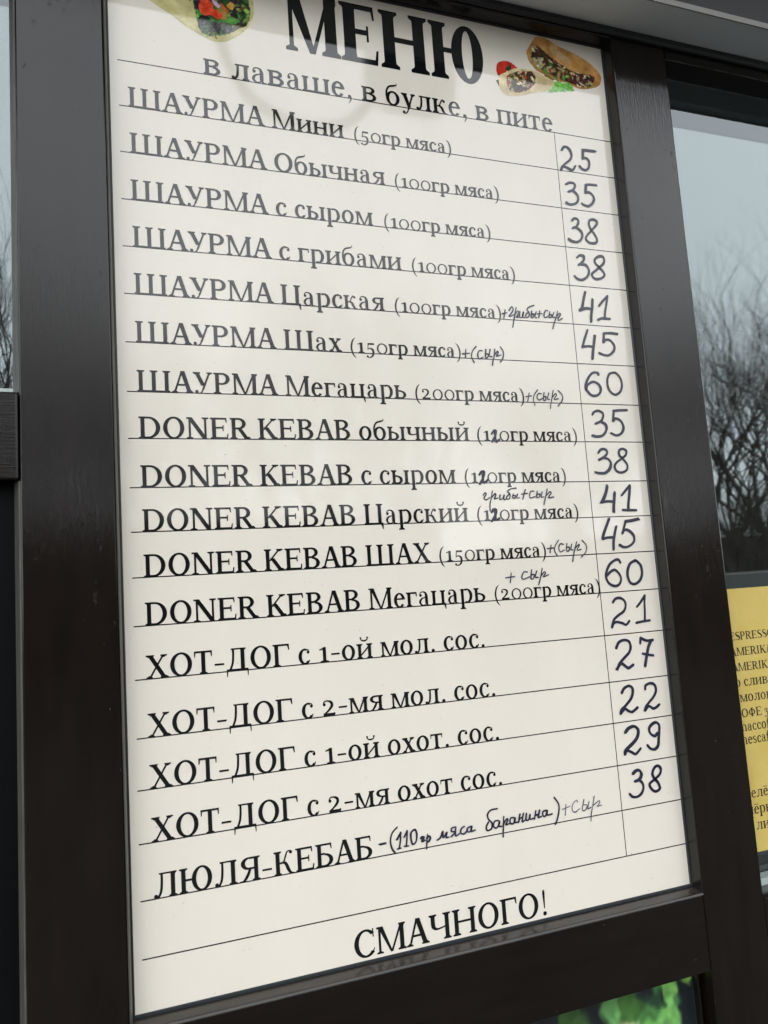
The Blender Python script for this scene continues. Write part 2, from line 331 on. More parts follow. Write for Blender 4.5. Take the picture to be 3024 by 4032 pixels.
    lfull(130); lfull(485); dia(130, 70, 485, 410, 70); sw((180, 690, 40), (200, 610, 40), (305, 575, 52), (410, 610, 40), (430, 690, 40)); ball(185, 672, 34); ball(425, 672, 34); done('й', 615)
    stem(255, 0, X, rl); serif(255, 0, 1, 210, rl); rect(40, 470, X - tl, X); poly((30, X), (80, X), (56, 330), (36, 330)); poly((430, X), (480, X), (474, 330), (454, 330)); done('т', 510)
    lfull(130); lfull(480); rect(130, 480, 222, 222 + tl); done('н', 610)
    stem(110, 0, X, tl + 6); serif(110, 0, 1, 165, tl); poly((140 - rl * .56, X), (140 + rl * .56, X), (358 + rl * .30, 0), (358 - rl * .2, 0)); dia(358 + rl * .1, 0, 590, X, tl + 2); stem(605, 0, X, rl); serif(605, 0, 1, rl + 95, rl); serif(615, X, -1, rl + 80, rl); rect(30, 170, X - sf, X); done('м', 715)
    lfull(130); rect(130, 420, X - tl, X); poly((372, X), (428, X), (436, 330), (408, 330)); done('г', 455)
    stem(135, -216, X - 20, rl); serif(135, -216, 1, rl + 110, rl); poly((35, X - 12), (135 + rl / 2, X + 8), (135 + rl / 2, X - 60), (100, X - 50), (35, X - 40)); ring(315, 238, 222, 250, rl + 6, tl, -118, 122); sw((140, 370, 30), (180, 430, 34), (250, 470, 36)); done('р', 570)
    lfull(425); rect(240, 425, X - tl, X); ring(240, 360, 180, 121, rl, tl, 90, 270); rect(235, 425, 222, 222 + tl); sw((290, 240, 66), (230, 130, 78), (150, 34, 60), (90, 14, 34), (30, 16, 20)); done('я', 545)
    ring(255, 238, 215, 252, rl + 4, tl, 62, 318); sw((345, 462, 34), (385, 430, 30), (398, 385, 26)); ball(372, 372, 50); sw((385, 85, 40), (420, 130, 24)); done('сc', 455)
    ring(270, 238, 232, 252, rl + 2, tl); done('оo', 540)
    lfull(130); rect(130, 290, 250, 250 + tl); rect(130, 290, 0, tl); ring(282, 144, 205, 145, rl, tl, -90, 90); done('ь', 530)
    lfull(130); rect(130, 280, 250, 250 + tl); rect(130, 280, 0, tl); ring(272, 144, 190, 145, rl, tl, -90, 90); lfull(610); done('ы', 745)
    lfull(455); stem(120, 300, X, rl); serif(120, X, -1, rl + 95, rl); sw((120, 320, rl), (135, 245, rl - 6), (210, 205, 52), (320, 208, 42), (440, 236, 36)); done('ч', 585)
    dia(130, X, 395, 0, rl + 16); dia(390, X, 110, 0, tl + 4); serif(130, X, -1, 200, rl); serif(392, X, -1, 165, tl); serif(108, 0, 1, 165, tl); serif(398, 0, 1, 205, rl); done('х', 510)
    for x in (130, 480): stem(x, 0, X, rl); serif(x, X, -1, rl + 95, rl)
    rect(35, 585, 0, sf + 4); poly((505, 20), (590, 20), (592, -160), (566, -160)); done('ц', 625)
    lfull(130, y1=X - 6); stem(460, 0, 330, rl); serif(460, 0, 1, rl + 100, rl); sw((150, 360, 34), (230, 450, 40), (340, 462, 60), (430, 410, 80), (460, 310, rl)); done('n', 590)
    lfull(130, y1=X - 6)
    for x in (440, 750):
        stem(x, 0, 330, rl); serif(x, 0, 1, rl + 95, rl); sw((x - 300, 360, 34), (x - 220, 450, 40), (x - 120, 462, 60), (x - 30, 410, 80), (x, 310, rl))
    done('m', 880)
    sw((345, 360, 30), (320, 440, 34), (225, 466, tl), (120, 430, 66), (100, 350, 80), (180, 280, 86), (290, 215, 88), (345, 130, 80), (300, 40, 58), (200, 14, tl), (95, 40, 34), (65, 125, 28)); done('s', 430)
    stem(150, 0, 560, rl); serif(150, 0, 1, rl + 110, rl); rect(40, 330, X - tl, X); sw((150, 540, rl), (175, 660, 70), (260, 722, 44), (340, 690, 30)); ball(338, 670, 44); done('f', 330)
    # ---- figures and points
    stem(235, 0, X, rl + 2); serif(235, 0, 1, 300, rl); poly((60, 420), (60, 385), (195, 405), (277, X + 12), (235, X + 5)); done('1', 430)
    ball(110, 365, 50); sw((78, 385, 36), (120, 455, 44), (225, 476, 46), (340, 430, 84), (375, 340, 96), (320, 240, 86), (190, 125, 56), (95, 60, 60)); rect(70, 470, 0, 92); sw((430, 40, 80), (465, 100, 40)); done('2', 560)
    rect(135, 440, 400, X + 4); dia(125, 180, 155, X, 42); sw((115, 190, 34), (230, 240, 46), (350, 185, 92), (392, 55, 100), (345, -100, 84), (215, -188, 48), (100, -168, 42)); ball(92, -140, 48); done('5', 530)
    ring(305, 240, 262, 256, 80, 46); done('0', 612)
    ball(110, 360, 48); sw((80, 390, 36), (140, 466, 44), (250, 474, 48), (340, 400, 84), (320, 290, 70), (200, 222, 40), (330, 190, 70), (400, 60, 98), (350, -100, 82), (220, -190, 46), (100, -170, 42)); ball(95, -140, 48); done('3', 540)
    sw((335, 705, 12), (215, 580, 62), (150, 400, 80), (130, 235, 86), (150, 70, 80), (215, -110, 62), (335, -240, 12)); done('(', 375)
    sw((40, 705, 12), (160, 580, 62), (225, 400, 80), (245, 235, 86), (225, 70, 80), (160, -110, 62), (40, -240, 12)); done(')', 375)
    rect(40, 335, 210, 268); done('-', 374)
    ball(135, 48, 62); done('.', 270)
    ball(130, 50, 60); sw((165, 55, 60), (170, -30, 48), (125, -130, 22), (80, -165, 10)); done(',', 270)
    ball(165, 50, 62); poly((122, 640), (150, 712), (180, 712), (208, 640), (180, 190), (150, 190)); done('!', 331)
    done(' ', 241)
    return G

FONT = make_font()
BOLD = make_font(cs=198, ls=150, th=62, sf=44, br=46)
SMALL = make_font(cs=140, ls=126, th=74, sf=58)
SEMI = make_font(cs=128, ls=112, th=50, sf=44)

def typeset(font, text, x0, x1, zb, em, y=-0.16, condense=None):
    """flat lettering: every stroke lies a hair above the one before it"""
    strokes, pen = [], 0.0
    for ch in text:
        adv, ss = font[ch]
        strokes += [([(px + pen, py) for px, py in v], f) for v, f in ss]; pen += adv
    xs = [p[0] for v, f in strokes for p in v]; lo, hi = min(xs), max(xs)
    sx = condense * em / 1000.0 if condense else (x1 - x0) / (hi - lo)
    V, Fc = [], []
    for i, (v, f) in enumerate(strokes):
        b = len(V); yy = y - 0.016 * (i % 14)
        V += [P3(x0 + (px - lo) * sx, yy, zb + py * em / 1000.0) for px, py in v]
        Fc += [tuple(b + k for k in q) for q in f]
    return V, Fc

def face_front(o):              # flat sheets look towards -Y
    me = o.data; bm = bmesh.new(); bm.from_mesh(me)
    for f in bm.faces:
        if f.normal.y > 0: f.normal_flip()
    bm.to_mesh(me); bm.free(); return o

def text_obj(name, font, text, x0, x1, zb, em, mat, parent, y=-0.16, condense=None):
    V, Fc = typeset(font, text, x0, x1, zb, em, y, condense)
    return face_front(mesh_obj(name, V, Fc, mat, parent, smooth=None))

# pen strokes and picture outlines in millimetres on the board (x from its left edge, z from its lower edge)
PRICES=[('25',[[(525.7,881.1),(528.8,885.2),(533.7,886.0),(537.8,882.9),(539.2,875.8),(536.4,869.7),(529.5,863.9),(524.2,859.1),(522.4,854.5)],[(522.4,854.5),(524.1,858.7),(529.8,858.3),(535.7,855.9),(539.9,857.3),(542.6,861.7)],[(555.1,874.0),(556.4,885.2)],[(555.9,885.1),(564.1,885.5),(574.5,886.0)],[(554.6,873.9),(559.3,875.0),(563.4,871.9),(563.7,866.2),(561.3,861.0),(556.5,858.7),(551.7,860.1),(549.3,862.6)]]),
('35',[[(527.0,836.2),(532.1,838.9),(538.3,838.9),(539.7,835.5),(536.4,830.2),(529.5,827.0)],[(536.3,829.4),(541.2,825.2),(542.8,819.8),(539.9,813.8),(533.4,810.7),(528.1,810.8),(524.8,812.4)],[(554.0,828.4),(556.6,839.2)],[(555.6,839.1),(563.4,840.5),(571.6,840.5)],[(554.0,828.8),(558.6,829.8),(563.7,827.2),(565.8,821.8),(561.8,814.9),(555.6,811.3),(550.3,811.9),(547.4,813.1)]]),
('38',[[(530.2,789.2),(533.6,792.4),(538.3,791.7),(539.3,788.3),(536.0,782.3),(529.9,779.3)],[(536.2,780.8),(541.6,777.4),(543.6,772.1),(540.2,765.4),(534.1,762.0),(527.3,762.9),(523.2,765.2)],[(556.9,779.8),(554.5,785.9),(555.6,791.7),(560.8,794.2),(566.0,792.8),(565.5,787.9),(557.3,779.5),(549.3,771.1),(548.3,766.2),(553.6,762.8),(561.8,763.6),(564.1,768.6),(561.3,774.7),(556.9,779.8)]]),
('38',[[(532.1,741.8),(536.4,744.9),(541.1,744.2),(541.5,739.9),(538.0,735.6),(533.3,732.5)],[(537.8,734.1),(543.9,733.4),(547.3,728.6),(547.1,723.1),(542.9,717.3),(535.5,713.9),(529.6,715.0),(526.2,717.8)],[(562.4,732.3),(557.6,737.4),(558.2,742.2),(564.0,746.3),(570.2,746.1),(571.4,741.0),(568.2,736.0),(559.3,728.9),(552.0,723.5),(551.6,719.6),(556.1,716.4),(564.2,717.9),(569.7,722.7),(568.0,727.3),(562.4,732.3)]]),
('41',[[(538.6,698.6),(535.3,688.7),(532.1,679.2),(528.5,674.7)],[(528.5,674.7),(536.7,677.9),(542.8,678.0)],[(548.2,690.0),(546.5,679.4),(544.1,669.9),(543.1,661.4)],[(557.0,682.4),(563.6,689.2),(570.6,695.9)],[(570.6,695.9),(568.0,685.6),(565.1,676.0),(563.2,667.3)],[(553.6,664.3),(559.1,666.6),(564.5,666.6),(570.7,666.6)]]),
('45',[[(536.7,650.6),(531.5,639.2),(527.3,629.1)],[(527.3,629.1),(535.7,630.2),(541.7,629.8)],[(545.9,643.8),(543.4,632.9),(540.8,622.1),(539.5,614.4)],[(558.2,636.4),(560.0,647.7)],[(560.0,647.7),(569.4,648.2),(579.2,647.6)],[(558.2,636.4),(561.3,639.6),(568.3,638.9),(572.9,632.9),(571.2,625.9),(564.3,620.5),(557.2,620.2),(550.4,622.2)]]),
('60',[[(545.9,595.2),(543.6,597.8),(537.4,596.8),(530.6,590.1),(526.1,580.9),(526.8,575.7),(532.6,569.8),(539.4,568.9),(545.0,572.4),(547.0,578.5),(543.7,583.7),(537.1,586.2),(528.8,581.7),(526.4,577.1)],[(568.3,598.7),(561.9,596.5),(557.9,588.8),(558.1,579.6),(562.6,572.9),(568.6,571.2),(575.3,575.6),(578.6,584.1),(576.9,592.5),(571.8,598.1),(568.3,598.7)]]),
('35',[[(531.6,545.8),(534.5,548.9),(540.7,550.5),(546.5,547.6),(546.4,543.1),(542.7,537.8),(535.0,534.7)],[(542.6,537.1),(548.3,533.4),(549.4,528.2),(546.2,522.9),(540.6,519.5),(533.6,519.1),(528.6,520.1)],[(560.2,538.5),(562.6,551.3)],[(562.1,550.9),(571.5,551.9),(581.8,552.3)],[(560.2,538.5),(562.3,541.5),(568.4,540.5),(573.0,535.3),(573.6,529.2),(569.8,523.2),(562.5,520.8),(555.4,523.4)]]),
('38',[[(534.8,499.8),(538.7,503.5),(544.8,503.9),(547.3,499.9),(542.8,494.7),(534.7,491.0)],[(541.0,493.6),(547.7,491.7),(551.0,486.5),(548.4,479.9),(542.3,475.1),(535.4,474.8),(528.2,475.9)],[(567.5,493.2),(564.0,496.9),(564.6,502.1),(569.3,504.4),(574.3,502.1),(573.2,496.9),(567.4,492.8),(558.4,487.2),(555.6,482.0),(558.9,476.8),(565.8,475.7),(572.8,479.0),(573.6,485.7),(567.5,493.2)]]),
('41',[[(541.9,460.3),(539.8,453.8),(536.0,446.5),(531.8,440.1)],[(531.8,440.1),(540.5,441.3),(549.0,440.8)],[(552.1,452.1),(550.7,444.0),(548.9,436.0),(548.1,429.1)],[(562.1,448.6),(568.0,454.0),(574.5,459.9)],[(574.5,459.9),(572.4,450.3),(570.2,440.0),(568.7,431.2)],[(560.8,430.6),(569.4,430.1),(580.0,429.8)]]),
('45',[[(540.6,420.2),(536.1,411.7),(531.7,403.2),(528.9,397.2)],[(528.9,397.2),(535.4,398.4),(543.1,398.4)],[(548.9,410.9),(545.7,402.0),(543.3,393.4),(542.3,384.4)],[(557.0,403.0),(563.5,417.4)],[(563.0,417.0),(572.3,417.9),(581.8,419.6)],[(557.0,403.0),(560.9,406.9),(567.2,404.8),(572.6,398.8),(571.8,392.3),(565.0,387.4),(557.1,386.3),(551.0,389.1)]]),
('60',[[(549.8,368.6),(547.6,372.0),(542.5,371.8),(535.1,367.2),(530.0,359.6),(528.4,353.3),(530.9,346.0),(538.0,342.1),(545.0,343.1),(548.7,349.3),(546.5,355.9),(541.1,360.4),(534.0,358.0),(529.8,354.6)],[(572.0,370.1),(564.3,367.2),(559.9,360.2),(558.5,352.4),(560.7,345.1),(566.4,342.6),(574.6,345.7),(579.1,353.4),(578.6,362.9),(574.8,368.1),(572.0,370.1)]]),
('21',[[(534.3,323.2),(537.7,326.9),(544.6,327.5),(550.1,324.0),(551.1,318.2),(547.8,312.1),(539.6,307.7),(533.2,303.2),(529.7,295.1)],[(529.7,295.1),(532.7,299.1),(537.0,300.5),(544.4,298.5),(549.3,296.4),(554.0,300.3)],[(567.2,316.4),(572.1,320.4),(579.2,328.2)],[(579.2,328.2),(578.0,319.3),(577.2,309.3),(576.0,300.1)],[(563.6,297.5),(572.8,298.6),(582.9,299.2)]]),
('27',[[(532.2,271.1),(536.7,277.0),(543.8,279.3),(550.3,277.3),(552.2,271.6),(549.6,264.8),(542.2,259.1),(534.7,252.9),(531.0,247.0)],[(531.0,247.0),(537.2,253.0),(541.9,250.1),(546.6,246.9),(553.4,250.1)],[(566.2,273.6),(567.3,279.5)],[(567.3,279.5),(574.3,276.1),(583.8,276.0)],[(582.0,275.4),(577.1,268.0),(573.7,258.4),(570.1,247.2)],[(568.1,261.8),(574.8,260.1),(582.4,258.4)]]),
('22',[[(534.0,220.2),(538.0,224.9),(544.1,227.0),(548.9,224.5),(549.0,218.9),(545.7,212.4),(538.2,206.3),(531.8,201.6),(530.0,197.7)],[(530.0,197.7),(536.1,202.4),(540.7,199.5),(545.6,198.0),(553.3,201.9)],[(566.4,221.3),(567.8,225.3),(574.1,227.2),(579.8,224.8),(581.1,218.4),(577.3,211.8),(570.5,206.3),(564.7,201.4),(563.4,197.4)],[(563.4,197.4),(569.0,201.6),(574.7,198.5),(580.0,199.7),(583.8,202.0)]]),
('29',[[(533.0,176.0),(538.1,179.8),(545.9,181.6),(550.4,177.7),(549.7,171.6),(545.6,166.0),(538.2,160.8),(531.4,156.2),(529.7,152.4)],[(529.7,152.4),(533.5,156.0),(539.1,153.9),(544.6,151.2),(552.0,156.3)],[(576.8,170.4),(572.2,167.8),(567.4,170.8),(566.0,176.5),(569.6,180.9),(575.9,182.9),(580.5,178.9),(579.7,172.8),(577.8,164.7),(575.9,156.7),(570.3,153.3),(565.3,154.6),(561.6,158.5)]]),
('38',[[(537.4,130.2),(540.6,132.8),(545.7,133.4),(549.0,129.6),(547.2,125.1),(544.4,122.8),(539.6,121.5)],[(545.9,121.9),(549.6,118.1),(550.2,112.6),(546.6,107.1),(540.4,104.6),(534.7,105.5),(531.0,109.0)],[(566.0,120.5),(564.3,126.8),(567.6,132.5),(572.9,134.2),(576.3,130.0),(574.3,124.8),(566.9,120.4),(559.6,116.6),(559.2,113.3),(562.7,108.1),(567.6,106.7),(572.3,109.4),(570.5,115.8),(566.0,120.5)]])]
NOTES=[(1.5,[[(422.2,663.5),(428.4,665.0)],[(426.3,668.2),(423.8,658.4)],[(431.5,668.1),(435.1,672.5),(437.0,670.4),(435.3,665.8),(430.8,661.1),(434.1,661.6),(437.5,663.3)],[(441.2,672.2),(438.7,663.8),(436.3,654.7),(434.2,647.6)],[(438.2,662.3),(442.0,667.7),(444.3,667.2),(441.4,661.7),(440.4,660.2),(442.9,660.7)],[(445.6,667.6),(444.6,661.2),(447.8,661.0),(450.5,667.6),(449.1,661.5),(451.8,660.6)],[(465.3,676.5),(458.9,674.1),(455.7,670.9),(457.4,667.3),(457.9,663.6),(454.7,660.7),(452.9,663.2),(455.7,666.8)],[(461.7,669.1),(460.2,662.2),(462.6,661.6),(464.2,665.5),(461.3,665.3)],[(467.5,668.7),(465.2,662.5),(467.6,661.6)],[(468.8,666.2),(475.2,667.0)],[(472.6,670.2),(470.5,661.8)],[(483.9,670.9),(481.0,671.1),(478.0,666.4),(478.5,662.6),(482.7,663.7)],[(486.3,670.0),(484.4,663.8),(486.9,663.2),(488.9,666.3),(486.0,666.5)],[(491.7,669.6),(489.5,664.1),(492.4,663.5)],[(497.0,671.4),(493.5,662.1),(490.1,654.3),(488.3,648.9)],[(494.5,663.7),(498.4,668.5),(500.9,667.9),(496.9,662.3),(497.5,660.1),(502.4,662.7)]]),
(1.5,[[(367.1,612.6),(376.0,613.8)],[(371.5,618.2),(370.3,608.6)],[(384.7,622.1),(379.7,616.1),(378.2,609.4),(380.8,603.4)],[(391.8,617.5),(388.3,617.3),(386.0,612.3),(387.4,607.8),(392.5,610.1)],[(396.9,619.4),(395.7,610.2),(398.3,609.9),(399.6,613.7),(396.4,614.0)],[(402.4,619.7),(400.8,612.1),(403.8,611.0)],[(408.2,620.0),(406.6,611.5),(404.7,605.6),(403.5,600.6)],[(406.6,612.4),(411.2,617.6),(412.4,616.0),(410.2,612.1),(415.4,613.6)],[(415.8,623.3),(419.0,618.0),(418.3,611.2),(414.6,605.7)]]),
(1.4,[[(443.7,565.4),(450.8,566.4)],[(448.3,569.7),(445.4,559.2)],[(459.9,573.8),(455.1,568.2),(453.1,561.5),(454.8,555.2)],[(464.2,569.3),(460.4,569.2),(458.1,564.9),(460.6,561.7),(465.0,563.9)],[(468.1,570.7),(466.3,562.2),(469.0,561.9),(470.4,566.1),(467.5,565.6)],[(474.2,570.4),(472.1,563.6),(474.8,562.9)],[(480.7,574.0),(478.4,565.5),(476.2,557.8),(474.6,551.9)],[(478.3,564.6),(483.2,569.9),(484.4,568.2),(481.0,563.0),(486.4,564.0)],[(487.4,573.8),(492.6,568.4),(491.4,561.6),(485.4,555.1)]]),
(2.4,[[(395.4,521.0),(398.5,525.1),(401.1,524.7),(400.2,519.8),(397.1,515.0),(395.1,512.1)],[(395.1,512.1),(398.0,514.6),(400.4,512.2),(404.6,514.6)]]),
(2.4,[[(375.8,474.5),(378.8,478.1),(381.8,477.7),(380.9,472.5),(377.9,467.8),(375.4,464.2)],[(375.4,464.2),(378.6,467.0),(381.1,465.4),(385.8,468.5)]]),
(2.4,[[(387.2,432.0),(389.7,435.5),(393.2,435.1),(392.3,430.3),(388.8,425.7),(386.3,422.2)],[(386.3,422.2),(390.1,424.9),(392.1,423.3),(396.2,425.1)]]),
(1.3,[[(378.1,451.2),(380.9,453.9),(382.1,452.3),(379.1,448.4),(381.6,446.4),(386.6,449.0)],[(390.3,456.1),(387.8,447.8),(385.9,440.8),(385.4,433.7)],[(387.9,448.2),(393.1,452.9),(393.8,450.9),(392.2,447.3),(396.2,448.1)],[(399.6,451.6),(398.7,446.8),(402.3,447.5),(404.5,451.5),(403.5,446.3),(407.1,446.7)],[(420.4,458.8),(414.0,458.1),(409.3,455.4),(411.7,452.2),(411.2,447.8),(408.4,446.2),(407.3,448.6),(410.7,451.8)],[(416.1,452.1),(414.8,448.1),(417.5,447.7),(418.7,450.4),(415.5,450.1)],[(421.5,452.0),(420.2,447.6),(423.8,447.9)],[(426.5,451.9),(434.2,452.6)],[(431.9,456.7),(427.7,446.3)],[(442.7,454.9),(439.0,454.9),(436.7,450.1),(438.2,447.3),(443.9,448.8)],[(447.2,454.8),(445.7,448.3),(448.3,447.5),(450.6,451.5),(446.9,451.1)],[(453.6,453.9),(451.6,448.2),(455.3,448.2)],[(460.4,457.0),(457.7,448.9),(455.7,443.3),(454.4,439.2)],[(457.7,448.9),(463.3,453.7),(465.0,452.1),(461.2,447.2),(467.8,447.9)]]),
(1.3,[[(453.8,389.0),(461.7,389.4)],[(458.8,392.8),(456.6,384.4)],[(469.1,398.0),(463.7,391.0),(463.1,385.4),(465.8,380.4)],[(475.1,393.3),(470.9,393.5),(468.5,388.3),(470.4,384.6),(475.3,386.4)],[(479.8,393.9),(478.5,385.9),(481.3,385.4),(482.6,389.4),(479.4,389.5)],[(486.3,392.9),(484.2,386.9),(487.5,386.3)],[(493.2,395.4),(489.9,387.5),(487.3,380.3),(485.5,373.1)],[(489.9,387.5),(495.2,392.1),(496.0,390.5),(492.6,385.7),(497.9,386.3)],[(500.5,396.8),(505.5,390.9),(504.2,383.6),(497.3,377.4)]]),
(1.4,[[(397.5,359.0),(409.0,359.9)],[(405.0,364.0),(402.7,353.6)],[(425.4,364.1),(421.0,364.4),(417.8,359.0),(419.7,356.2),(427.6,358.5)],[(431.0,366.2),(429.2,356.9),(431.8,356.3),(434.1,360.5),(430.5,360.7)],[(437.1,364.3),(434.7,358.1),(438.3,357.5)],[(444.7,367.1),(442.0,358.5),(439.5,352.3),(438.3,348.9)],[(442.0,358.5),(447.0,363.0),(448.2,361.4),(445.1,357.6),(452.1,359.6)]]),
(1.7,[[(232.5,104.4),(239.0,104.6)],[(252.1,117.5),(246.4,112.6),(244.2,105.1),(245.3,97.9),(248.4,93.4)],[(250.8,105.7),(255.6,112.0)],[(255.6,112.0),(254.6,104.2),(253.1,97.4)],[(251.1,96.9),(254.6,97.2)],[(259.2,107.0),(262.6,112.7)],[(262.6,112.7),(261.5,104.0),(260.6,98.8)],[(258.6,98.3),(263.0,98.0)],[(269.6,112.4),(266.3,109.4),(265.9,103.3),(267.5,98.6),(271.2,100.6),(272.6,106.6),(271.5,111.7),(269.6,112.4)],[(276.8,102.4),(278.4,103.9),(280.4,103.1),(277.6,99.5),(281.1,100.3)],[(284.0,105.2),(283.0,98.6),(282.2,92.1)],[(283.2,101.3),(285.9,103.5),(287.3,101.5),(285.0,98.3),(283.0,98.6)],[(294.1,98.2),(297.9,100.2),(300.9,105.6),(300.9,99.7),(305.4,104.0),(304.4,99.2),(307.0,99.2)],[(315.5,107.8),(311.8,107.5),(311.0,104.0),(315.1,102.9),(310.1,99.1)],[(315.5,107.8),(314.8,99.3),(319.6,100.8)],[(325.3,106.7),(322.0,104.9),(321.1,101.0),(324.7,99.5),(328.6,102.0)],[(333.6,105.8),(329.3,104.7),(328.5,101.1),(332.1,101.0),(334.1,105.7),(333.2,100.8),(337.5,101.3)]]),
(1.8,[[(364.5,118.5),(357.0,118.0),(353.0,114.6),(353.5,109.7),(357.2,105.1),(356.3,99.7),(351.5,98.4),(350.4,102.2),(353.2,106.6)],[(364.8,106.3),(360.6,106.2),(358.8,101.7),(361.8,99.2),(365.4,102.2),(366.2,105.7),(364.8,100.7),(368.5,100.1)],[(371.7,109.3),(370.5,101.4),(369.2,92.8),(369.1,89.2)],[(370.3,101.5),(374.7,106.4),(376.0,104.6),(373.3,101.0),(377.1,101.2)],[(383.3,106.7),(379.5,106.5),(378.5,101.8),(381.7,100.4),(384.4,103.3),(384.7,106.5),(383.8,101.7),(387.5,101.2)],[(390.7,108.8),(388.5,101.0)],[(389.8,104.5),(393.7,105.1)],[(395.0,109.0),(392.8,101.1),(395.7,101.5)],[(398.8,108.4),(397.7,102.0),(401.1,101.9),(403.0,106.9),(402.5,102.1),(406.9,102.2)],[(410.1,109.1),(407.8,101.2)],[(409.1,104.7),(413.1,105.3)],[(414.5,109.3),(412.3,102.2),(415.7,102.5)],[(422.2,108.1),(418.6,107.0),(418.2,102.9),(421.6,102.4),(424.1,107.8),(423.6,102.9),(429.6,103.2)],[(433.8,119.6),(438.5,112.2),(438.2,104.8),(435.4,96.9),(432.6,92.0)]]),
(1.0,[[(442.8,105.8),(452.6,107.6)],[(447.8,110.4),(445.6,99.1)],[(462.6,110.7),(461.2,112.6),(456.2,108.7),(455.1,103.0),(458.4,100.4),(464.3,103.3)],[(470.9,112.0),(467.7,102.0),(471.1,100.6),(474.2,105.2),(469.3,106.8)],[(477.2,109.0),(474.8,101.7),(479.1,102.8)],[(484.5,113.8),(481.2,103.3),(478.4,95.3),(477.4,88.2)],[(481.8,104.0),(490.0,107.9),(490.3,105.3),(487.3,102.4),(493.1,102.8)]])]
FOOD2={'bun':[(501.9,1028.1),(512.5,1030.8),(522.0,1028.7),(536.1,1022.9),(560.2,1016.6),(578.4,1009.6),(590.1,1001.3),(596.2,993.1),(595.1,983.6),(589.8,976.8),(577.8,971.8),(564.9,968.9),(553.8,969.8),(543.0,973.0),(526.0,974.5),(514.3,978.1),(500.3,982.3),(494.9,988.1),(490.1,993.9),(488.2,1004.9),(491.4,1012.3),(498.4,1022.8)],'cav':[(497.8,1017.0),(508.4,1014.5),(522.0,1005.8),(539.4,996.5),(557.4,990.6),(580.1,991.3),(585.9,986.6),(578.3,975.9),(561.5,971.8),(549.3,974.2),(531.3,977.8),(514.8,982.7),(501.0,989.2),(493.6,999.1)],'shine':[(523.6,1021.0),(538.9,1014.8),(554.0,1005.0),(546.1,1001.2),(532.0,1007.7),(522.9,1013.9)],'wrap':[(445.8,964.4),(455.7,971.8),(471.6,980.3),(495.5,982.5),(509.5,978.3),(525.8,972.2),(530.1,967.3),(512.0,956.8),(497.2,952.5),(480.0,946.1),(465.6,942.0),(452.8,941.4),(445.6,950.0)],'wcav':[(456.3,966.3),(473.6,976.8),(495.2,979.7),(497.9,970.6),(493.3,960.8),(480.6,951.8),(466.1,947.6),(457.3,952.1)],'tom':[(443.4,976.1),(446.4,983.3),(454.8,987.2),(464.1,987.3),(471.9,982.6),(472.8,980.5),(459.4,974.7),(451.8,967.7),(445.9,965.5),(443.4,969.5)],'let':[(511.8,954.5),(521.2,963.5),(528.5,974.4),(538.0,972.1),(545.7,974.7),(553.3,965.1),(536.8,960.5)],'leaf':[(441.2,958.6),(450.1,961.9),(454.2,956.0),(450.2,944.3),(444.6,952.1)]}
FOOD1={'tort':[(40.5,976.1),(50.3,969.9),(62.1,963.6),(76.6,953.6),(91.4,946.7),(100.7,942.8),(110.3,942.4),(120.1,945.6),(133.2,955.7),(143.5,967.6),(149.2,981.8),(149.7,993.9),(148.1,1002.2),(137.8,1015.2),(113.5,1020.4),(74.9,1011.3),(37.3,991.0),(24.5,986.0)],'fill':[(84.9,988.1),(86.8,975.8),(88.2,963.4),(91.6,952.5),(97.1,947.3),(106.7,949.3),(120.4,954.2),(133.5,963.3),(140.6,968.0),(145.1,979.8),(144.7,992.8),(141.3,1005.1),(122.9,1012.8),(93.6,1006.1)],'tom':[(93.0,989.9),(102.5,988.8),(107.0,981.3),(115.5,975.6),(111.4,969.4),(103.8,972.0),(95.2,971.2),(90.8,979.8)],'onion':[(105.5,991.6),(113.0,985.8),(111.0,982.7),(104.9,988.3)],'meat':[(111.9,982.3),(117.7,981.4),(120.9,976.8),(118.2,969.8),(112.4,970.7),(107.9,978.2)],'yel':[(124.0,992.5),(128.8,989.3),(125.6,983.2),(119.9,987.3)],'red2':[(113.2,989.0),(117.9,985.8),(122.5,979.3),(119.6,979.7),(114.0,984.9)],'low':[(89.2,964.1),(97.8,966.5),(107.4,966.4),(120.9,966.1),(131.6,964.0),(120.5,955.3),(106.7,949.8),(98.1,948.6),(92.6,952.7)]}

# ---------------------------------------------------------------- ground
gv = [(-400, -400, 0), (400, -400, 0), (400, 400, 0), (-400, 400, 0)]
ground = mesh_obj('ground', gv, [(0, 1, 2, 3)], M['asphalt']); ground['kind'] = 'structure'

# ---------------------------------------------------------------- kiosk front
XL, XR, FR = -1300, 2500, -16           # ends of the kiosk, front plane of the profiles (mm)
kiosk = empty('kiosk', 'dark brown street food kiosk front with wood grain window frames', 'kiosk', (0.3, 0.05, 0))

def post(x0, x1):
    return boxmm('post', x0, x1, FR, 60, -1150, 1056, M['foil_v'], kiosk, bevel=1.4)
PL = post(-84.0, -5.0); PR = post(604.5, 688.0); post(1420, 1500); post(XR - 80, XR); post(XL, XL + 80)
boxmm('rail', -4.4, 603.9, FR + 0.5, 58, -88.5, -7.3, M['foil_h'], kiosk, bevel=1.2)
boxmm('rail', -4.4, 603.9, FR + 0.5, 58, 1036.5, 1056, M['foil_h'], kiosk, bevel=1.0)
boxmm('transom', XL + 80.6, -84.8, FR - 2.5, 58, 470.7, 550.7, M['foil_h'], kiosk, bevel=2.2)
boxmm('rail', 688.6, 1419.4, FR + 0.5, 58, -110, -22, M['foil_h'], kiosk, bevel=1.2)
boxmm('rail', 688.6, 1419.4, FR + 0.5, 58, 1022, 1056, M['foil_h'], kiosk, bevel=1.0)
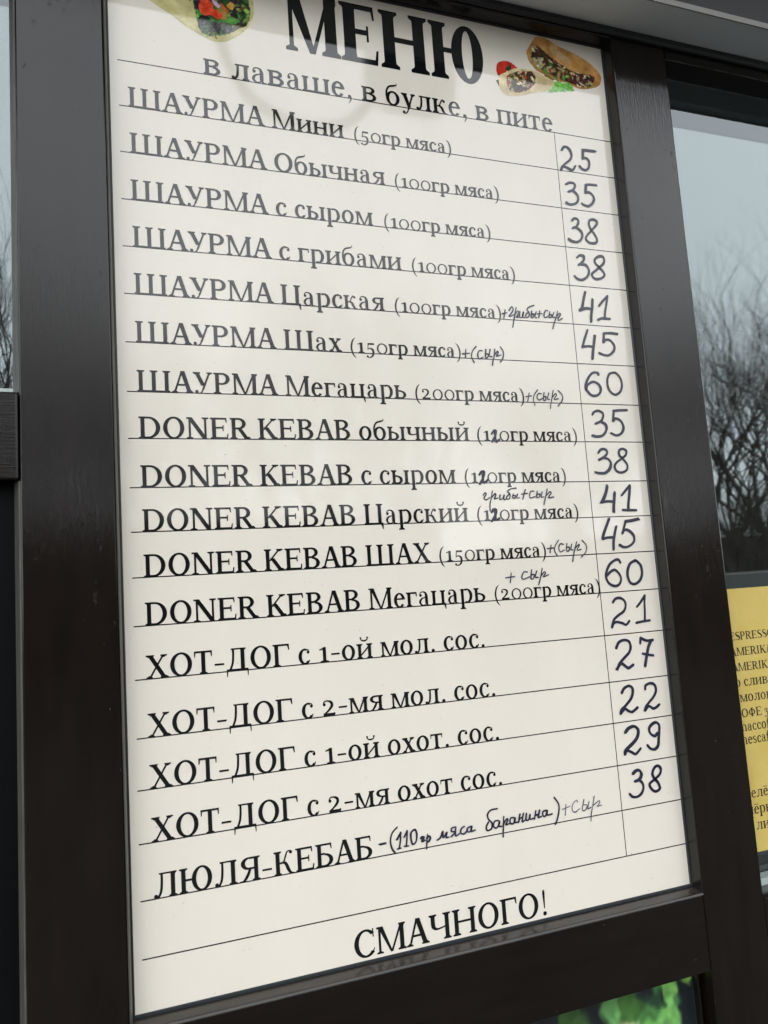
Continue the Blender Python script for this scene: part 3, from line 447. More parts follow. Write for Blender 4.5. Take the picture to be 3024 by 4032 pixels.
boxmm('rail', 1500.6, XR - 80.6, FR + 0.5, 58, -110, -22, M['foil_h'], kiosk, bevel=1.2)
boxmm('rail', 1500.6, XR - 80.6, FR + 0.5, 58, 1022, 1056, M['foil_h'], kiosk, bevel=1.0)
boxmm('rail', XL + 80.6, -84.8, FR + 0.5, 58, 1022, 1056, M['foil_h'], kiosk, bevel=1.0)
boxmm('rail', XL + 80.6, -84.8, FR + 0.5, 58, -110, -22, M['foil_h'], kiosk, bevel=1.0)

def mitre_frame(name, rect, prof, out, mats, parent):
    """four mitred strips round an opening. prof: (outward fraction, y); out: outward reach left, right, bottom, top"""
    x0, x1, z0, z1 = rect; ol, orr, ob, ot = out
    def corner(sx, sz, fr):
        return (x0 - ol * fr if sx < 0 else x1 + orr * fr, z0 - ob * fr if sz < 0 else z1 + ot * fr)
    sides = (((-1, -1), (-1, 1)), ((1, 1), (1, -1)), ((1, -1), (-1, -1)), ((-1, 1), (1, 1)))
    n = len(prof)
    for (a, b_), mt in zip(sides, mats):
        V = []
        for c in (a, b_):
            for fr, y in prof:
                x, z = corner(c[0], c[1], fr); V.append(P3(x, y, z))
        Fc = [tuple(range(n))[::-1], tuple(range(n, 2 * n))] + [(i, (i + 1) % n, n + (i + 1) % n, n + i) for i in range(n)]
        o = mesh_obj(name, V, Fc, mt, parent)
REC = (0, 600, 0, 1031)
gask = [(0.0, 6), (0.0, -1.2), (0.1, -2.4), (0.30, -2.6), (0.36, -1.6), (0.36, 6)]
mitre_frame('gasket', REC, gask, (5, 7.5, 7.6, 5), (M['rubber'], M['rubber2'], M['rubber2'], M['rubber']), kiosk)
bead = [(0.36, 8), (0.365, -1.2), (0.42, -3.4), (0.70, -14.6), (0.76, -15.7), (0.97, -16.7), (1.0, -16.3), (1.0, 8)]
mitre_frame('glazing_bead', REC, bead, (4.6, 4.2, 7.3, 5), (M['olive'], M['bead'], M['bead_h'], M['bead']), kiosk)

boxmm('joint_seal', 603.95, 604.45, FR + 0.1, 20, -88.5, -7.6, M['bead'], kiosk)

def window_unit(x0, x1, z0, z1):
    """double glazing: outer and inner pane with a perforated spacer bar between them"""
    fr = boxmm('window', x0, x1, 19.5, 50, z0 - 30, z0 + 1, M['foil_h'], kiosk)
    for y in (0.0, 17.7):
        v = [P3(x0, y, z0), P3(x1, y, z0), P3(x1, y, z1), P3(x0, y, z1)]
        mesh_obj('pane', v, [(0, 1, 2, 3)], M['glass'], fr, smooth=None)
    boxmm('spacer', x0, x1, 2, 16, z1 - 4, z1 + 6, M['spacer'], fr)
    boxmm('spacer', x0, x1, 2, 16, z0 - 2, z0 + 8, M['spacer'], fr)
    return fr
wR = window_unit(686, 1422, -22, 1035)
window_unit(1498, XR - 78, -22, 1035)
wL = window_unit(XL + 78, -85, 551, 1035)
boxmm('black_panel', XL + 80.6, -84.6, 1, 14, -22, 470.6, M['blackpanel'], kiosk)
# beads left of the left post
def side_bead(z0, z1):
    prof = [(-84.1, -14.2), (-85.6, -13.8), (-89.6, -3.6), (-90.6, -0.6), (-84.1, -0.6)]
    V = [P3(x, y, z) for z in (z0, z1) for x, y in prof]; n = len(prof)
    Fc = [tuple(range(n)), tuple(range(2 * n - 1, n - 1, -1))] + [(i, (i + 1) % n, n + (i + 1) % n, n + i) for i in range(n)]
    mesh_obj('glazing_bead', V, Fc, M['olive'], kiosk)
side_bead(551.2, 1022); side_bead(-21.5, 470.3)
# lower panels
boxmm('lower_panel', 688.6, 1419.4, 2, 20, -1150, -110.5, M['foil_v'], kiosk)
boxmm('lower_panel', 1500.6, XR - 80.6, 2, 20, -1150, -110.5, M['foil_v'], kiosk)
boxmm('lower_panel', XL + 80.6, -84.8, 2, 20, -1150, -110.5, M['foil_v'], kiosk)
boxmm('lower_panel', -4.4, 603.8, 16, 30, -1150, -89.2, M['interior'], kiosk)
boxmm('panel_edge', 598.2, 601.2, 2, 15.5, -1140, -89.0, M['bead'], kiosk, bevel=0.6)
# shell of the kiosk behind the front
boxmm('back_wall', XL, XR, 1500, 1540, -1150, 1500, M['interior'], kiosk)
boxmm('side_wall', XL - 40, XL - 0.5, 0, 1540, -1150, 1500, M['interior'], kiosk)
boxmm('side_wall', XR + 0.5, XR + 40, 0, 1540, -1150, 1500, M['interior'], kiosk)
boxmm('floor_board', XL, XR, 62, 1499, -1150, -1040, M['interior'], kiosk)
boxmm('ceiling_board', XL, XR, 62, 1499, 1300, 1330, M['interior'], kiosk)
boxmm('board_backing', -4, 604, 8.5, 40, -90, 1056, M['interior'], kiosk)
# roller shutter box over the windows
prism_x('shutter_box', [(-22, 1050), (-80.6, 1041.0), (-80.6, 1420), (61, 1420), (61, 1057), (-22, 1057)], XL, XR, M['boxdark'], kiosk)
prism_x('shutter_chute', [(-20, 1047.0), (-81.2, 1037.6), (-81.2, 1040.8), (-20, 1049.8)], XL, XR, M['steel'], kiosk)
prism_x('shutter_lip', [(-80.8, 1034.6), (-83.0, 1034.2), (-83.4, 1041.2), (-80.8, 1041.6)], XL, XR, M['lip'], kiosk)
V, Fc = tube_geo([P3(XL, -17.5, 1042), P3(XR, -17.5, 1042)], [0.0048, 0.0048], 12)
mesh_obj('shutter_seal', V, Fc, M['rubber'], kiosk, smooth=True)
prism_x('shutter_guide', [(-15, 1040), (-21, 1046), (-23, 1056.5), (-11, 1056.5)], XL, XR, M['boxdark'], kiosk)
# roof canopy high above the pavement
EY, EZ = -1040, 1850
boxmm('canopy_soffit', XL - 300, XR + 400, EY + 22, 62, EZ + 4, EZ + 20, M['soffit'], kiosk)
boxmm('canopy_fascia', XL - 300, XR + 400, EY, EY + 21.5, EZ, EZ + 140, M['soffit'], kiosk)
boxmm('roof', XL - 340, XR + 440, EY - 20, 1580, EZ + 140.5, EZ + 170, M['steel'], kiosk)
boxmm('upper_wall', XL, XR, -60, 60, 1420.5, EZ + 3.5, M['foil_h'], kiosk)

# ---------------------------------------------------------------- floodlight and its cable under the eave
fl = empty('floodlight', 'dark floodlight hanging under the kiosk canopy, mirrored in the glossy menu board', 'lamp', P3(766, EY + 60, EZ))
n = 28; prof = []
for k in range(n):
    t = 2 * math.pi * k / n; c, s = math.cos(t), math.sin(t); e = 0.5
    prof.append((766 + 122 * math.copysign(abs(c) ** e, c), 1738 + 104 * math.copysign(abs(s) ** e, s)))
V = [P3(x, y, z) for y in (EY + 34, EY + 96) for x, z in prof]
Fc = [tuple(range(n)), tuple(range(2 * n - 1, n - 1, -1))] + [(i, (i + 1) % n, n + (i + 1) % n, n + i) for i in range(n)]
mesh_obj('lamp_body', V, Fc, M['lamp'], fl, bevel=0.004)
V = [P3(766 + (x - 766) * 0.84, EY + y_, 1738 + (z - 1738) * 0.8) for y_ in (32.6, 36.0) for x, z in prof]
mesh_obj('lamp_lens', V, Fc, M['lampglass'], fl)
boxmm('bracket', 710, 822, EY + 50, EY + 80, 1838, EZ + 6, M['lamp'], fl, bevel=2)
cp = [(bx * 1 + 0, bz) for bx, bz in ((257, EZ + 5), (257, 1773), (270, 1724), (280, 1688), (306, 1637), (336, 1595), (400, 1560), (480, 1545), (560, 1560), (620, 1605), (662, 1670))]
cs_ = catmull([(a, b_, 0) for a, b_ in cp], 6)
V, Fc = tube_geo([P3(a, EY + 60, b_) for a, b_, _ in cs_], [0.014] * len(cs_), 8)
mesh_obj('cable', V, Fc, M['lamp'], fl, smooth=True)

# ---------------------------------------------------------------- menu board
board = empty('menu_board', 'glossy white menu board with printed dishes and handwritten prices in the brown frame', 'menu board', P3(300, 0, 0))
v, f = box_geo(-2.5, 602.5, 0, 4, -2.5, 1033.5)
mesh_obj('panel', [P3(*q) for q in v], f, M['film'], board)
LZ = [903.0, 853.8, 804.3, 754.4, 705.5, 656.9, 608.0, 558.8, 512.8, 465.2, 422.9, 380.0, 335.0, 286.2, 233.6, 187.9, 141.4, 92.8, 43.9]
def sheet(name, x0, x1, z0, z1, y, mat, parent):
    return face_front(mesh_obj(name, [P3(x0, y, z0), P3(x1, y, z0), P3(x1, y, z1), P3(x0, y, z1)], [(0, 1, 2, 3)], mat, parent, smooth=None))
for i, z in enumerate(LZ):
    sheet('ruled_line', 7.8 if i < 15 else 7.0, 600, z - 0.58, z + 0.58, -0.08, M['ink'], board)
V = [P3(517.2 - .48, -0.10, 903), P3(517.2 + .48, -0.10, 903), P3(519 + .48, -0.10, 44), P3(519 - .48, -0.10, 44)]
face_front(mesh_obj('column_line', V, [(0, 1, 2, 3)], M['ink'], board, smooth=None))

g1, g0, g2 = '(100гр мяса)', '(110гр мяса)', '(150гр мяса)'
ROWS_T = [(1, 'ШАУРМА Мини', 16.9, 243.1, '(50гр мяса)', 255.3, 373.6), (2, 'ШАУРМА Обычная', 17.3, 288.1, g1, 300.1, 431.4),
          (3, 'ШАУРМА с сыром', 16.8, 270.5, g1, 283.9, 415.8), (4, 'ШАУРМА с грибами', 17.2, 300.8, g1, 313.3, 443.5),
          (5, 'ШАУРМА Царская', 17.2, 277.2, g1, 289.4, 420.6), (6, 'ШАУРМА Шах', 17.1, 225.6, g2, 235.4, 365.0),
          (7, 'ШАУРМА Мегацарь', 17.1, 295.4, '(200гр мяса)', 306.2, 441.3), (8, 'DONER KEBAB обычный', 17.5, 367.1, g0, 377.2, 507.3),
          (9, 'DONER KEBAB с сыром', 17.8, 346.6, g0, 357.7, 487.0), (10, 'DONER KEBAB Царский', 18.3, 358.1, g0, 369.2, 499.2),
          (11, 'DONER KEBAB ШАХ', 18.3, 310.6, g2, 320.3, 451.6), (12, 'DONER KEBAB Мегацарь', 18.2, 371.0, '(200гр мяса)', 382.7, 518.7),
          (13, 'ХОТ-ДОГ с 1-ой мол. сос.', 17.6, 365.5, None, 0, 0), (14, 'ХОТ-ДОГ с 2-мя мол. сос.', 17.7, 373.4, None, 0, 0),
          (15, 'ХОТ-ДОГ с 1-ой охот. сос.', 17.9, 373.6, None, 0, 0), (16, 'ХОТ-ДОГ с 2-мя охот сос.', 18.1, 373.1, None, 0, 0),
          (17, 'ЛЮЛЯ-КЕБАБ', 18.6, 224.8, None, 0, 0)]
for i, t, a, b_, s, c, d in ROWS_T:
    text_obj('printed_text', FONT, t, a, b_, LZ[i] + 0.1, 31.0, M['ink'], board)
    if s: text_obj('printed_text', SMALL, s, c, d, LZ[i] + 0.1, 24.0, M['ink'], board)
text_obj('printed_text', FONT, 'в лаваше, в булке, в пите', 93.0, 515.9, 903.2, 37.0, M['ink'], board)
text_obj('printed_text', FONT, 'СМАЧНОГО!', 200.8, 413, 2.9, 36.0, M['ink'], board)
for ch, a, b_ in (('М', 183.1, 246.0), ('Е', 246.6, 291.5), ('Н', 294.0, 354.0), ('Ю', 356.4, 426.4)):
    text_obj('heading_letter', BOLD, ch, a, b_, 949.0, 104.4, M['ink'], board)

# handwriting: one ribbon per pen stroke, heavier digits gone over twice
rnd = random.Random(5)
def handwrite(name, strokes, wd, mat, passes, y=-0.5, pale=0.0):
    V, Fc, K, k = [], [], [], 0
    for ps in range(passes):
        for st in strokes:
            off = (0, 0) if ps == 0 else (rnd.uniform(-.5, .5) * wd, rnd.uniform(-.35, .35) * wd)
            pts = []
            for j, (x, z) in enumerate(st):
                ww = wd * (rnd.uniform(.75, 1.2) if passes == 1 else (rnd.uniform(.8, 1.0) if ps == 0 else rnd.uniform(.3, .6)))
                pts.append((x + off[0] + rnd.uniform(-.12, .12), z + off[1] + rnd.uniform(-.12, .12), ww))
            v, f = ribbon(pts, 6, True); b0 = len(V); yy = y - 0.016 * (k % 24); k += 1
            V += [P3(px, yy, pz) for px, pz in v]; Fc += [tuple(b0 + q for q in g) for g in f]
            t0 = rnd.uniform(0, .45) if ps == 0 else rnd.uniform(0, .2); ph = rnd.uniform(0, 6)
            for q in range(len(v)):
                t = min(1, max(0, t0 + .2 * math.sin(ph + q * .35) * (ps == 0) + pale))
                K.append((0.007 + .075 * t, 0.007 + .08 * t, 0.026 + .125 * t, 1))
    o = mesh_obj(name, V, Fc, mat, board, smooth=None)
    ca = o.data.color_attributes.new('print', 'FLOAT_COLOR', 'POINT'); ca.data.foreach_set('color', [c for q in K for c in q])
    return face_front(o)
for t, st in PRICES: handwrite('handwritten_price', st, 3.4, M['pen'], 3)
for wd, st in NOTES:
    handwrite('handwritten_note', st, wd * 1.1, M['pen'], 1 if wd < 1.6 else 2, pale=0.45 if wd < 1.1 else 0.0)

# ---- printed photographs
def inside(poly, X, Z):
    r = np.zeros(X.shape, bool); n = len(poly)
    for i in range(n):
        x1, z1 = poly[i]; x2, z2 = poly[(i + 1) % n]
        c = ((z1 > Z) != (z2 > Z)) & (X < (x2 - x1) * (Z - z1) / (z2 - z1 + 1e-12) + x1); r ^= c
    return r
def closed(poly, n=5):
    p = [(x, z, 0) for x, z in poly]; c = catmull(p[-2:] + p + p[:2], n)
    return [(a, b_) for a, b_, _ in c[2 * n:-(2 * n)]]
def vnoise(X, Z, s, seed):
    rg = np.random.RandomState(seed); T = rg.rand(64, 64)
    x, z = X / s, Z / s; xi, zi = np.floor(x).astype(int), np.floor(z).astype(int); fx, fz = x - xi, z - zi
    fx, fz = fx * fx * (3 - 2 * fx), fz * fz * (3 - 2 * fz); g = lambda a, b_: T[a % 64, b_ % 64]
    return (g(xi, zi) * (1 - fx) + g(xi + 1, zi) * fx) * (1 - fz) + (g(xi, zi + 1) * (1 - fx) + g(xi + 1, zi + 1) * fx) * fz
def s2l(c):
    c = np.clip(c, 0, 255) / 255.0
    return np.where(c <= 0.04045, c / 12.92, ((c + 0.055) / 1.055) ** 2.4)
class Paint:
    def __init__(self, x0, x1, z0, z1, step):
        self.xs = np.arange(x0, x1 + step, step); self.zs = np.arange(z0, z1 + step, step)
        self.X, self.Z = np.meshgrid(self.xs, self.zs); self.C = np.zeros(self.X.shape + (3,)); self.K = np.zeros(self.X.shape, bool)
        self.Xj = self.X + (vnoise(self.X, self.Z, 2.2, 3) - .5) * 1.6; self.Zj = self.Z + (vnoise(self.X, self.Z, 2.2, 4) - .5) * 1.6
    def fill(self, poly, col, var=0, s=3, seed=1, rag=False, mask=True, shade=None):
        mk = inside(closed(poly), self.Xj if rag else self.X, self.Zj if rag else self.Z)
        c = np.array(col, float) + (vnoise(self.X, self.Z, s, seed) - .5)[..., None] * var + (vnoise(self.X, self.Z, s * .35, seed + 9) - .5)[..., None] * var * .6
        if shade is not None: c = c * shade(self.X, self.Z)[..., None]
        self.C[mk] = c[mk]
        if mask: self.K |= mk
        return mk
    def bits(self, poly, cols, n, size, seed):
        rg = random.Random(seed); reg = inside(closed(poly), self.X, self.Z)
        xs = [p[0] for p in poly]; zs = [p[1] for p in poly]
        for _ in range(n):
            cx, cz = rg.uniform(min(xs), max(xs)), rg.uniform(min(zs), max(zs)); a = rg.uniform(0, 3.14)
            r1 = size * rg.uniform(.5, 1.6); r2 = r1 * rg.uniform(.22, .5); col = np.array(rg.choice(cols), float) * rg.uniform(.7, 1.05)
            u = (self.Xj - cx) * math.cos(a) + (self.Zj - cz) * math.sin(a); v_ = -(self.Xj - cx) * math.sin(a) + (self.Zj - cz) * math.cos(a) + 0.12 * u * u / r1
            d = (u / r1) ** 2 + (v_ / r2) ** 2; mk = (d < 1) & reg
            self.C[mk] = (col * (1.1 - .35 * d[..., None]))[mk]
    def build(self, name, mat, parent, y):
        nz, nx = self.X.shape; idx = -np.ones(self.X.shape, int); K = self.K
        q = K[:-1, :-1] & K[1:, :-1] & K[:-1, 1:] & K[1:, 1:]
        used = np.zeros_like(K); used[:-1, :-1] |= q; used[1:, :-1] |= q; used[:-1, 1:] |= q; used[1:, 1:] |= q
        idx[used] = np.arange(used.sum())
        V = [P3(x, y, z) for x, z in zip(self.X[used], self.Z[used])]
        jj, ii = np.nonzero(q); Fc = [(int(idx[j, i]), int(idx[j, i + 1]), int(idx[j + 1, i + 1]), int(idx[j + 1, i])) for j, i in zip(jj, ii)]
        o = mesh_obj(name, V, Fc, mat, parent, smooth=None); me = o.data
        ca = me.color_attributes.new('print', 'FLOAT_COLOR', 'POINT')
        c4 = np.ones((len(V), 4), np.float32); c4[:, :3] = s2l(self.C[used]); ca.data.foreach_set('color', c4.ravel())
        return face_front(o)
f2 = FOOD2
pt = Paint(438, 600, 936, 1030.8, 0.6)
pt.fill(f2['tom'], (196, 48, 34), 26, 6, 2, shade=lambda X, Z: 1.05 - .35 * (Z < 968))
pt.fill([(461, 982), (464, 984), (466, 976), (474, 977), (467, 972), (468, 965), (463, 970), (457, 966), (460, 973), (455, 977)], (46, 58, 36), 20)
pt.fill(f2['leaf'], (52, 66, 58), 30, 3, 5)
pt.fill([(508, 966), (530, 978), (522, 985), (505, 974), (495, 966)], (70, 50, 30), 20)
pt.fill(f2['bun'], (206, 150, 84), 40, 9, 6, shade=lambda X, Z: 0.80 + 0.2 * vnoise(X, Z, 14, 8) + .12 * np.clip((Z - 985 + (X - 540) * .35) / 20, -1, 1))
pt.fill(f2['shine'], (214, 180, 128), 26, 5, 7, rag=True, mask=False)
pt.fill(f2['cav'], (58, 38, 26), 40, 2.5, 8, rag=True, mask=False)
cv = f2['cav']; mid = [(x, z - 3.5) for x, z in cv]
pt.bits(cv, [(74, 44, 26), (98, 60, 34), (120, 78, 44)], 60, 4.4, 3)
pt.bits(mid, [(86, 150, 58), (118, 178, 80), (60, 110, 46)], 34, 4.6, 31)
pt.bits(cv, [(214, 196, 140), (196, 170, 110), (228, 214, 168)], 70, 4.2, 32)
pt.bits(cv, [(196, 66, 44), (176, 54, 40)], 7, 3.6, 33)
pt.bits([q for q in cv if q[0] > 545], [(88, 26, 46), (110, 34, 60), (226, 212, 168)], 22, 3.4, 34)
pt.fill(f2['wrap'], (220, 198, 150), 34, 6, 9, shade=lambda X, Z: 0.9 + 0.2 * vnoise(X, Z, 10, 12))
pt.fill(f2['wcav'], (70, 44, 30), 40, 2.5, 10, rag=True, mask=False)
pt.bits(f2['wcav'], [(222, 204, 140), (198, 170, 96), (182, 58, 44), (70, 96, 54), (52, 50, 54), (232, 220, 176)], 90, 3.4, 4)
pt.fill(f2['let'], (112, 184, 76), 70, 2.5, 11, rag=True)
pt.build('printed_photo', M['photo'], board, -0.12)
f1 = FOOD1
pt = Paint(20, 160, 935, 1030.8, 0.6)
pt.fill(f1['tort'], (206, 196, 140), 30, 9, 21, shade=lambda X, Z: 0.92 + 0.16 * vnoise(X, Z, 16, 22))
pt.bits(f1['tort'], [(150, 96, 50), (176, 140, 84)], 26, 1.6, 7)
pt.fill(f1['fill'], (40, 52, 30), 46, 3, 23, rag=True, mask=False)
pt.bits(f1['fill'], [(70, 150, 60), (104, 176, 78), (150, 190, 90), (44, 84, 40), (30, 30, 30), (96, 40, 80), (122, 100, 40)], 150, 6.0, 8)
pt.fill(f1['low'], (72, 84, 66), 60, 3, 24, rag=True, mask=False); pt.bits(f1['low'], [(110, 146, 100), (86, 112, 78), (56, 60, 62), (120, 110, 120), (140, 150, 90)], 50, 4.2, 12)
pt.fill(f1['meat'], (150, 128, 60), 40, 4, 25, mask=False); pt.fill(f1['yel'], (206, 160, 70), 30, 3, 26, mask=False)
pt.fill(f1['red2'], (206, 88, 44), 30, 3, 27, mask=False); pt.fill(f1['onion'], (206, 176, 206), 40, 2, 28, mask=False)
pt.fill(f1['tom'], (216, 70, 38), 46, 4, 29, rag=True, mask=False)
pt.build('printed_photo', M['photo'], board, -0.12)

# ---------------------------------------------------------------- yellow coffee list in a plastic sleeve on the right window
cl_ = empty('coffee_price_list', 'yellow paper coffee price list hung on the window glass beside the menu board', 'poster', P3(830, -2, 0))
QX = lambda x: -3.46 + (x + 3.46) * 0.954
QZ = lambda z: 347.2 + (z - 347.2) * 0.954
boxmm('paper_sheet', 689, 1000, -1.5, -1.0, QZ(1.8), QZ(327.5), M['paper'], cl_)
YT = -1.6
def lt(t, x, z, em, k=0.86, font=SEMI): text_obj('printed_text', font, t, QX(x), 0, QZ(z), em * .954, M['pink'], cl_, y=YT, condense=k)
lt('ESPRESSO', 730.0, 262.0, 14.8, .98); lt('AMERIKANO', 728.5, 242.3, 14.8, .98); lt('AMERIKANO', 728.5, 223.0, 14.8, .98)
lt('со сливками', 722.5, 203.6, 18.6, .98); lt('молоко', 735.5, 184.4, 18.6, .98); lt('КОФЕ 3', 725.0, 165.3, 15.4, .98)
lt('maccoffee', 727.8, 148.2, 18.0, 0.9, FONT); lt('nescafe', 731.0, 132.2, 18.0, 0.9, FONT)
lt('елёный', 735.9, 66.8, 18.4, .98); lt('чёрный', 726.6, 47.2, 18.4, .98); lt('липа', 738.4, 28.1, 18.4, .98)
slv = boxmm('plastic_sleeve', 689, 1003, -0.8, -0.4, QZ(-3), QZ(349), M['sleeve'], cl_)
V, Fc = [], []
for k in range(76):
    x = 696 + k * 4.0; b0 = len(V); V += [P3(x + dx, -0.95, QZ(346) + dz) for dx, dz in ((0, 0), (1.8, 0), (1.8, 1.1), (0, 1.1))]; Fc.append((b0, b0 + 1, b0 + 2, b0 + 3))
face_front(mesh_obj('sleeve_weld', V, Fc, M['lip'], cl_, smooth=None))

# ---------------------------------------------------------------- salad poster under the board
sp_ = empty('salad_poster', 'green lettuce picture poster below the menu board rail', 'poster', P3(300, 10, -400))
pt = Paint(5, 597, -640, -89.2, 2.0); pt.K[:] = True
X, Z = pt.X, pt.Z; C = pt.C; X = X + (vnoise(X, Z, 16, 41) - .5) * 8 + (vnoise(X, Z, 6, 43) - .5) * 5; Z = Z + (vnoise(pt.X, Z, 16, 42) - .5) * 8 + (vnoise(pt.X, Z, 6, 44) - .5) * 5; C[:] = (22, 30, 32); C += ((vnoise(X, Z, 30, 1) - .5) * 26)[..., None] * np.array((.5, 1, .6))
def blob(cx, cz, rx, rz, a, col, soft=.25):
    a = math.radians(a); u = (X - cx) * math.cos(a) + (Z - cz) * math.sin(a); v_ = -(X - cx) * math.sin(a) + (Z - cz) * math.cos(a)
    k = np.clip((1 - np.sqrt((u / rx) ** 2 + (v_ / rz) ** 2)) / soft, 0, 1)[..., None]; C[:] = C * (1 - k) + np.array(col, float) * k
blob(514, -112, 40, 26, 0, (64, 110, 48)); blob(487, -130, 14, 45, 0, (96, 156, 84)); blob(478, -135, 5, 40, 4, (58, 96, 54), .6)
blob(530, -140, 34, 22, 20, (70, 126, 62)); blob(536, -104, 24, 15, -15, (36, 70, 44)); blob(532, -103, 14, 12, -10, (30, 36, 40), .5); blob(548, -98, 8, 14, 20, (64, 122, 64), .6)
blob(566, -112, 12, 38, 4, (112, 176, 84)); blob(560, -150, 20, 30, -14, (110, 178, 88)); blob(576, -126, 8, 10, 0, (70, 126, 70), .7)
blob(592, -97, 14, 12, 0, (122, 176, 78)); blob(508, -140, 20, 14, -18, (206, 206, 150), .4); blob(516, -146, 30, 12, -20, (214, 204, 140), .4)
rg = random.Random(9)
for _ in range(190):
    g_ = rg.uniform(.5, 1.15); blob(rg.uniform(0, 600), rg.uniform(-640, -165), rg.uniform(14, 46), rg.uniform(8, 24), rg.uniform(0, 180), (100 * g_, 168 * g_, 76 * g_), rg.uniform(.2, .6))
for _ in range(26):
    g_ = rg.uniform(.3, 1.05); blob(rg.uniform(0, 455), rg.uniform(-165, -92), rg.uniform(12, 36), rg.uniform(8, 20), rg.uniform(0, 180), (100 * g_, 168 * g_, 76 * g_), rg.uniform(.2, .6))
C *= (0.86 + .42 * vnoise(X, Z, 7, 5))[..., None] * np.array((1.0, .95, 1.0))
o = pt.build('poster_print', M['photo2'], sp_, 9.9)
boxmm('poster_sheet', 4, 598, 10, 12, -1000, -89.0, M['pbacking'], sp_)

# ---------------------------------------------------------------- bare trees across the road (seen mirrored in the glass)
def grow(seed, stems, height):
    rg = random.Random(seed); TV, TF, CV, CF = [], [], [], []
    def limb(p, d, ln, r, lv):
        n = 3; pts = [p]; q = p.copy(); dd = d.copy()
        for _ in range(n):
            dd = (dd + Vector((rg.uniform(-1, 1), rg.uniform(-1, 1), rg.uniform(-.5, .9))) * .13).normalized(); q = q + dd * (ln / n); pts.append(q.copy())
        r1 = r * (.68 if lv < 7 else .45); rr = [r + (r1 - r) * i / n for i in range(n + 1)]
        V, Fc = tube_geo(pts, rr, 6 if lv < 2 else (4 if lv < 4 else 3), False)
        A, Bf = (TV, TF) if lv < 2 else (CV, CF); b0 = len(A); A += V; Bf += [tuple(b0 + k for k in g) for g in Fc]
        if lv >= 7: return
        for c in range(3 if lv in (1, 2, 3, 4) and rg.random() < .62 else 2):
            ax = Vector((rg.uniform(-1, 1), rg.uniform(-1, 1), rg.uniform(-.3, .3))).cross(dd); ax.normalize()
            nd = (Matrix.Rotation(math.radians(rg.uniform(16, 40)), 3, ax) @ dd + Vector((0, 0, .12))).normalized()
            limb(pts[-1] if c < 2 else pts[2], nd, ln * rg.uniform(.64, .84), r1 * rg.uniform(.66, .85), lv + 1)
    for s in range(stems):
        a = rg.uniform(0, 6.28); d = Vector((math.cos(a) * .22, math.sin(a) * .22, 1)).normalized() if stems > 1 else Vector((0.03, 0, 1))
        limb(Vector((math.cos(a) * .15 * (stems > 1), math.sin(a) * .15 * (stems > 1), -.05)), d, height * .26, .105 if stems > 1 else .15, 0)
    return (TV, TF), (CV, CF)
protos = []
for sd, stn, hh in ((3, 3, 9.4), (11, 2, 9.0), (23, 4, 8.4)):
    t_, c_ = grow(sd, stn, hh); mts = []
    for nm, (V, Fc) in (('trunk', t_), ('crown', c_)):
        me = bpy.data.meshes.new(nm); me.from_pydata(V, [], Fc); me.materials.append(M['bark']); mts.append(me)
    protos.append(mts)
spots = [(9.3, -8.6), (10.6, -9.6), (12.0, -9.0), (11.2, -11.6), (13.4, -12.4), (8.2, -11.4), (5.6, -12.2), (2.8, -11.6), (0.4, -12.8),
         (-1.5, -11.4), (-2.6, -13.6), (-4.6, -12.0), (6.8, -15.2), (3.9, -16.4), (15.4, -10.8), (-7.2, -13.4), (1.6, -15.6), (9.8, -14.6), (14.6, -14.6), (-0.6, -10.2), (1.2, -11.0), (-3.4, -10.4), (-0.4, -14.8), (-2.0, -16.2), (4.4, -10.6), (7.0, -10.0), (2.2, -13.4), (6.2, -13.6), (10.9, -13.0)]
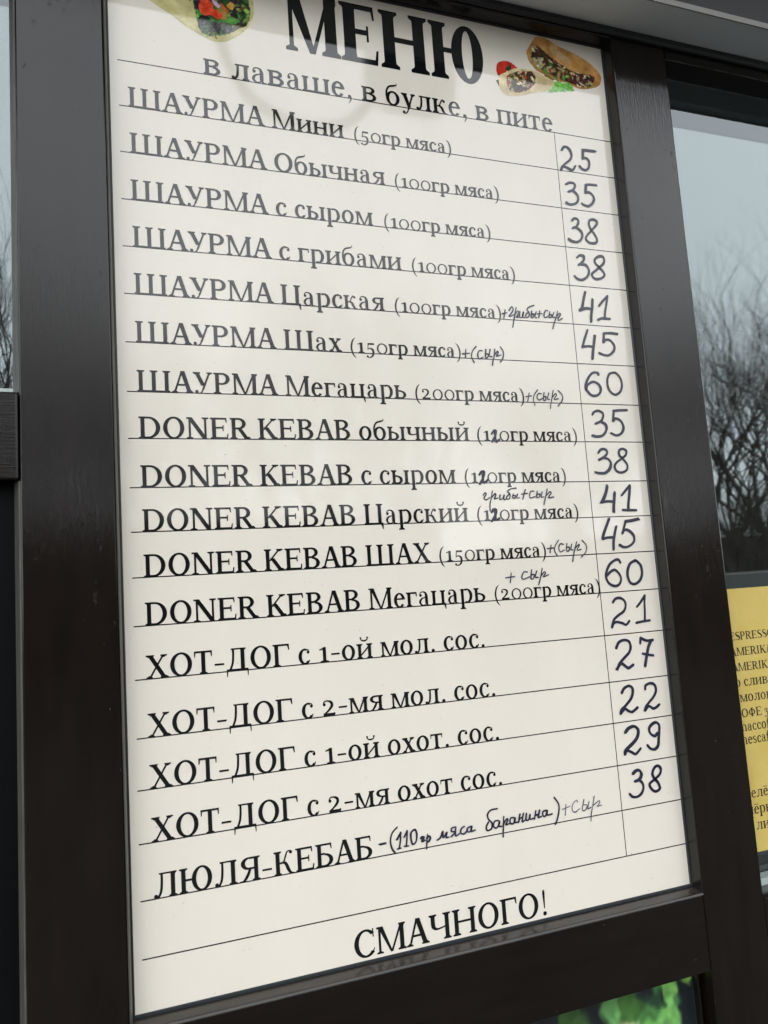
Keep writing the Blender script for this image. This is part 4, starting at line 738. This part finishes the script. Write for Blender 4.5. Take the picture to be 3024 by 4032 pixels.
for i, (x, y) in enumerate(spots):
    x, y = x * 1.12, y * 1.12
    tr = empty('bare_tree', 'leafless tree across the road, mirrored in the kiosk window panes', 'tree', (x, y, 0), 'bare trees across the road')
    tr.rotation_euler.z = i * 1.7; k = 0.86 + 0.04 * (i * 7 % 5); tr.scale = (k, k, k)
    for me in protos[i % 3]:
        o = bpy.data.objects.new(me.name, me); COL.objects.link(o); o.parent = tr
for i, (x, y) in enumerate([(8.6, -8.2), (9.9, -9.0), (10.8, -9.9), (11.9, -10.4), (9.2, -9.6), (12.8, -11.8), (13.2, -10.6), (-1.4, -9.6), (-0.8, -8.8)]):
    sh = empty('bare_shrub', 'leafless many-stemmed shrub in front of the bare trees, mirrored in the panes', 'shrub', (x * 1.15, y * 1.15, 0), 'bare shrubs in front of the trees')
    sh.rotation_euler.z = i * 2.3; sh.scale = (0.52, 0.52, 0.40 + 0.03 * (i % 4))
    for me in protos[2]:
        o = bpy.data.objects.new(me.name, me); COL.objects.link(o); o.parent = sh
# low buildings beyond the trees
def far_house(name, label, x, y, wd, dp, ht, mat, nwin):
    h = empty(name, label, 'building', (x, y, 0))
    v, f = box_geo(x - wd / 2, x + wd / 2, y - dp, y, 0, ht); mesh_obj('wall', v, f, mat, h)
    v, f = box_geo(x - wd / 2 - .3, x + wd / 2 + .3, y - dp - .3, y + .3, ht, ht + .35); mesh_obj('roof', v, f, M['roof'], h)
    for i in range(nwin):
        cx = x - wd / 2 + wd * (i + .5) / nwin
        v, f = box_geo(cx - .55, cx + .55, y - .05, y + .04, ht * .32, ht * .78); wn = mesh_obj('window', v, f, M['farwin'], h)
        v, f = box_geo(cx - .62, cx + .62, y - .02, y + .09, ht * .32 - .1, ht * .32); mesh_obj('sill', v, f, M['plaster'], wn)
    return h
far_house('low_building', 'pale low building beyond the bare trees, mirrored in the right window', 21, -23, 16, 8, 2.6, M['plaster'], 6)
far_house('ochre_stall', 'small ochre stall beside the pale low building', 12.2, -15.5, 2.2, 2.0, 2.3, M['ochre'], 1)
far_house('grey_building', 'long low grey building behind the trees facing the kiosk', -2, -26, 26, 9, 4.2, M['fargrey'], 9)
far_house('corner_building', 'low dark building at the corner past the ochre stall', 37, -12, 14, 9, 4.6, M['fargrey'], 5)
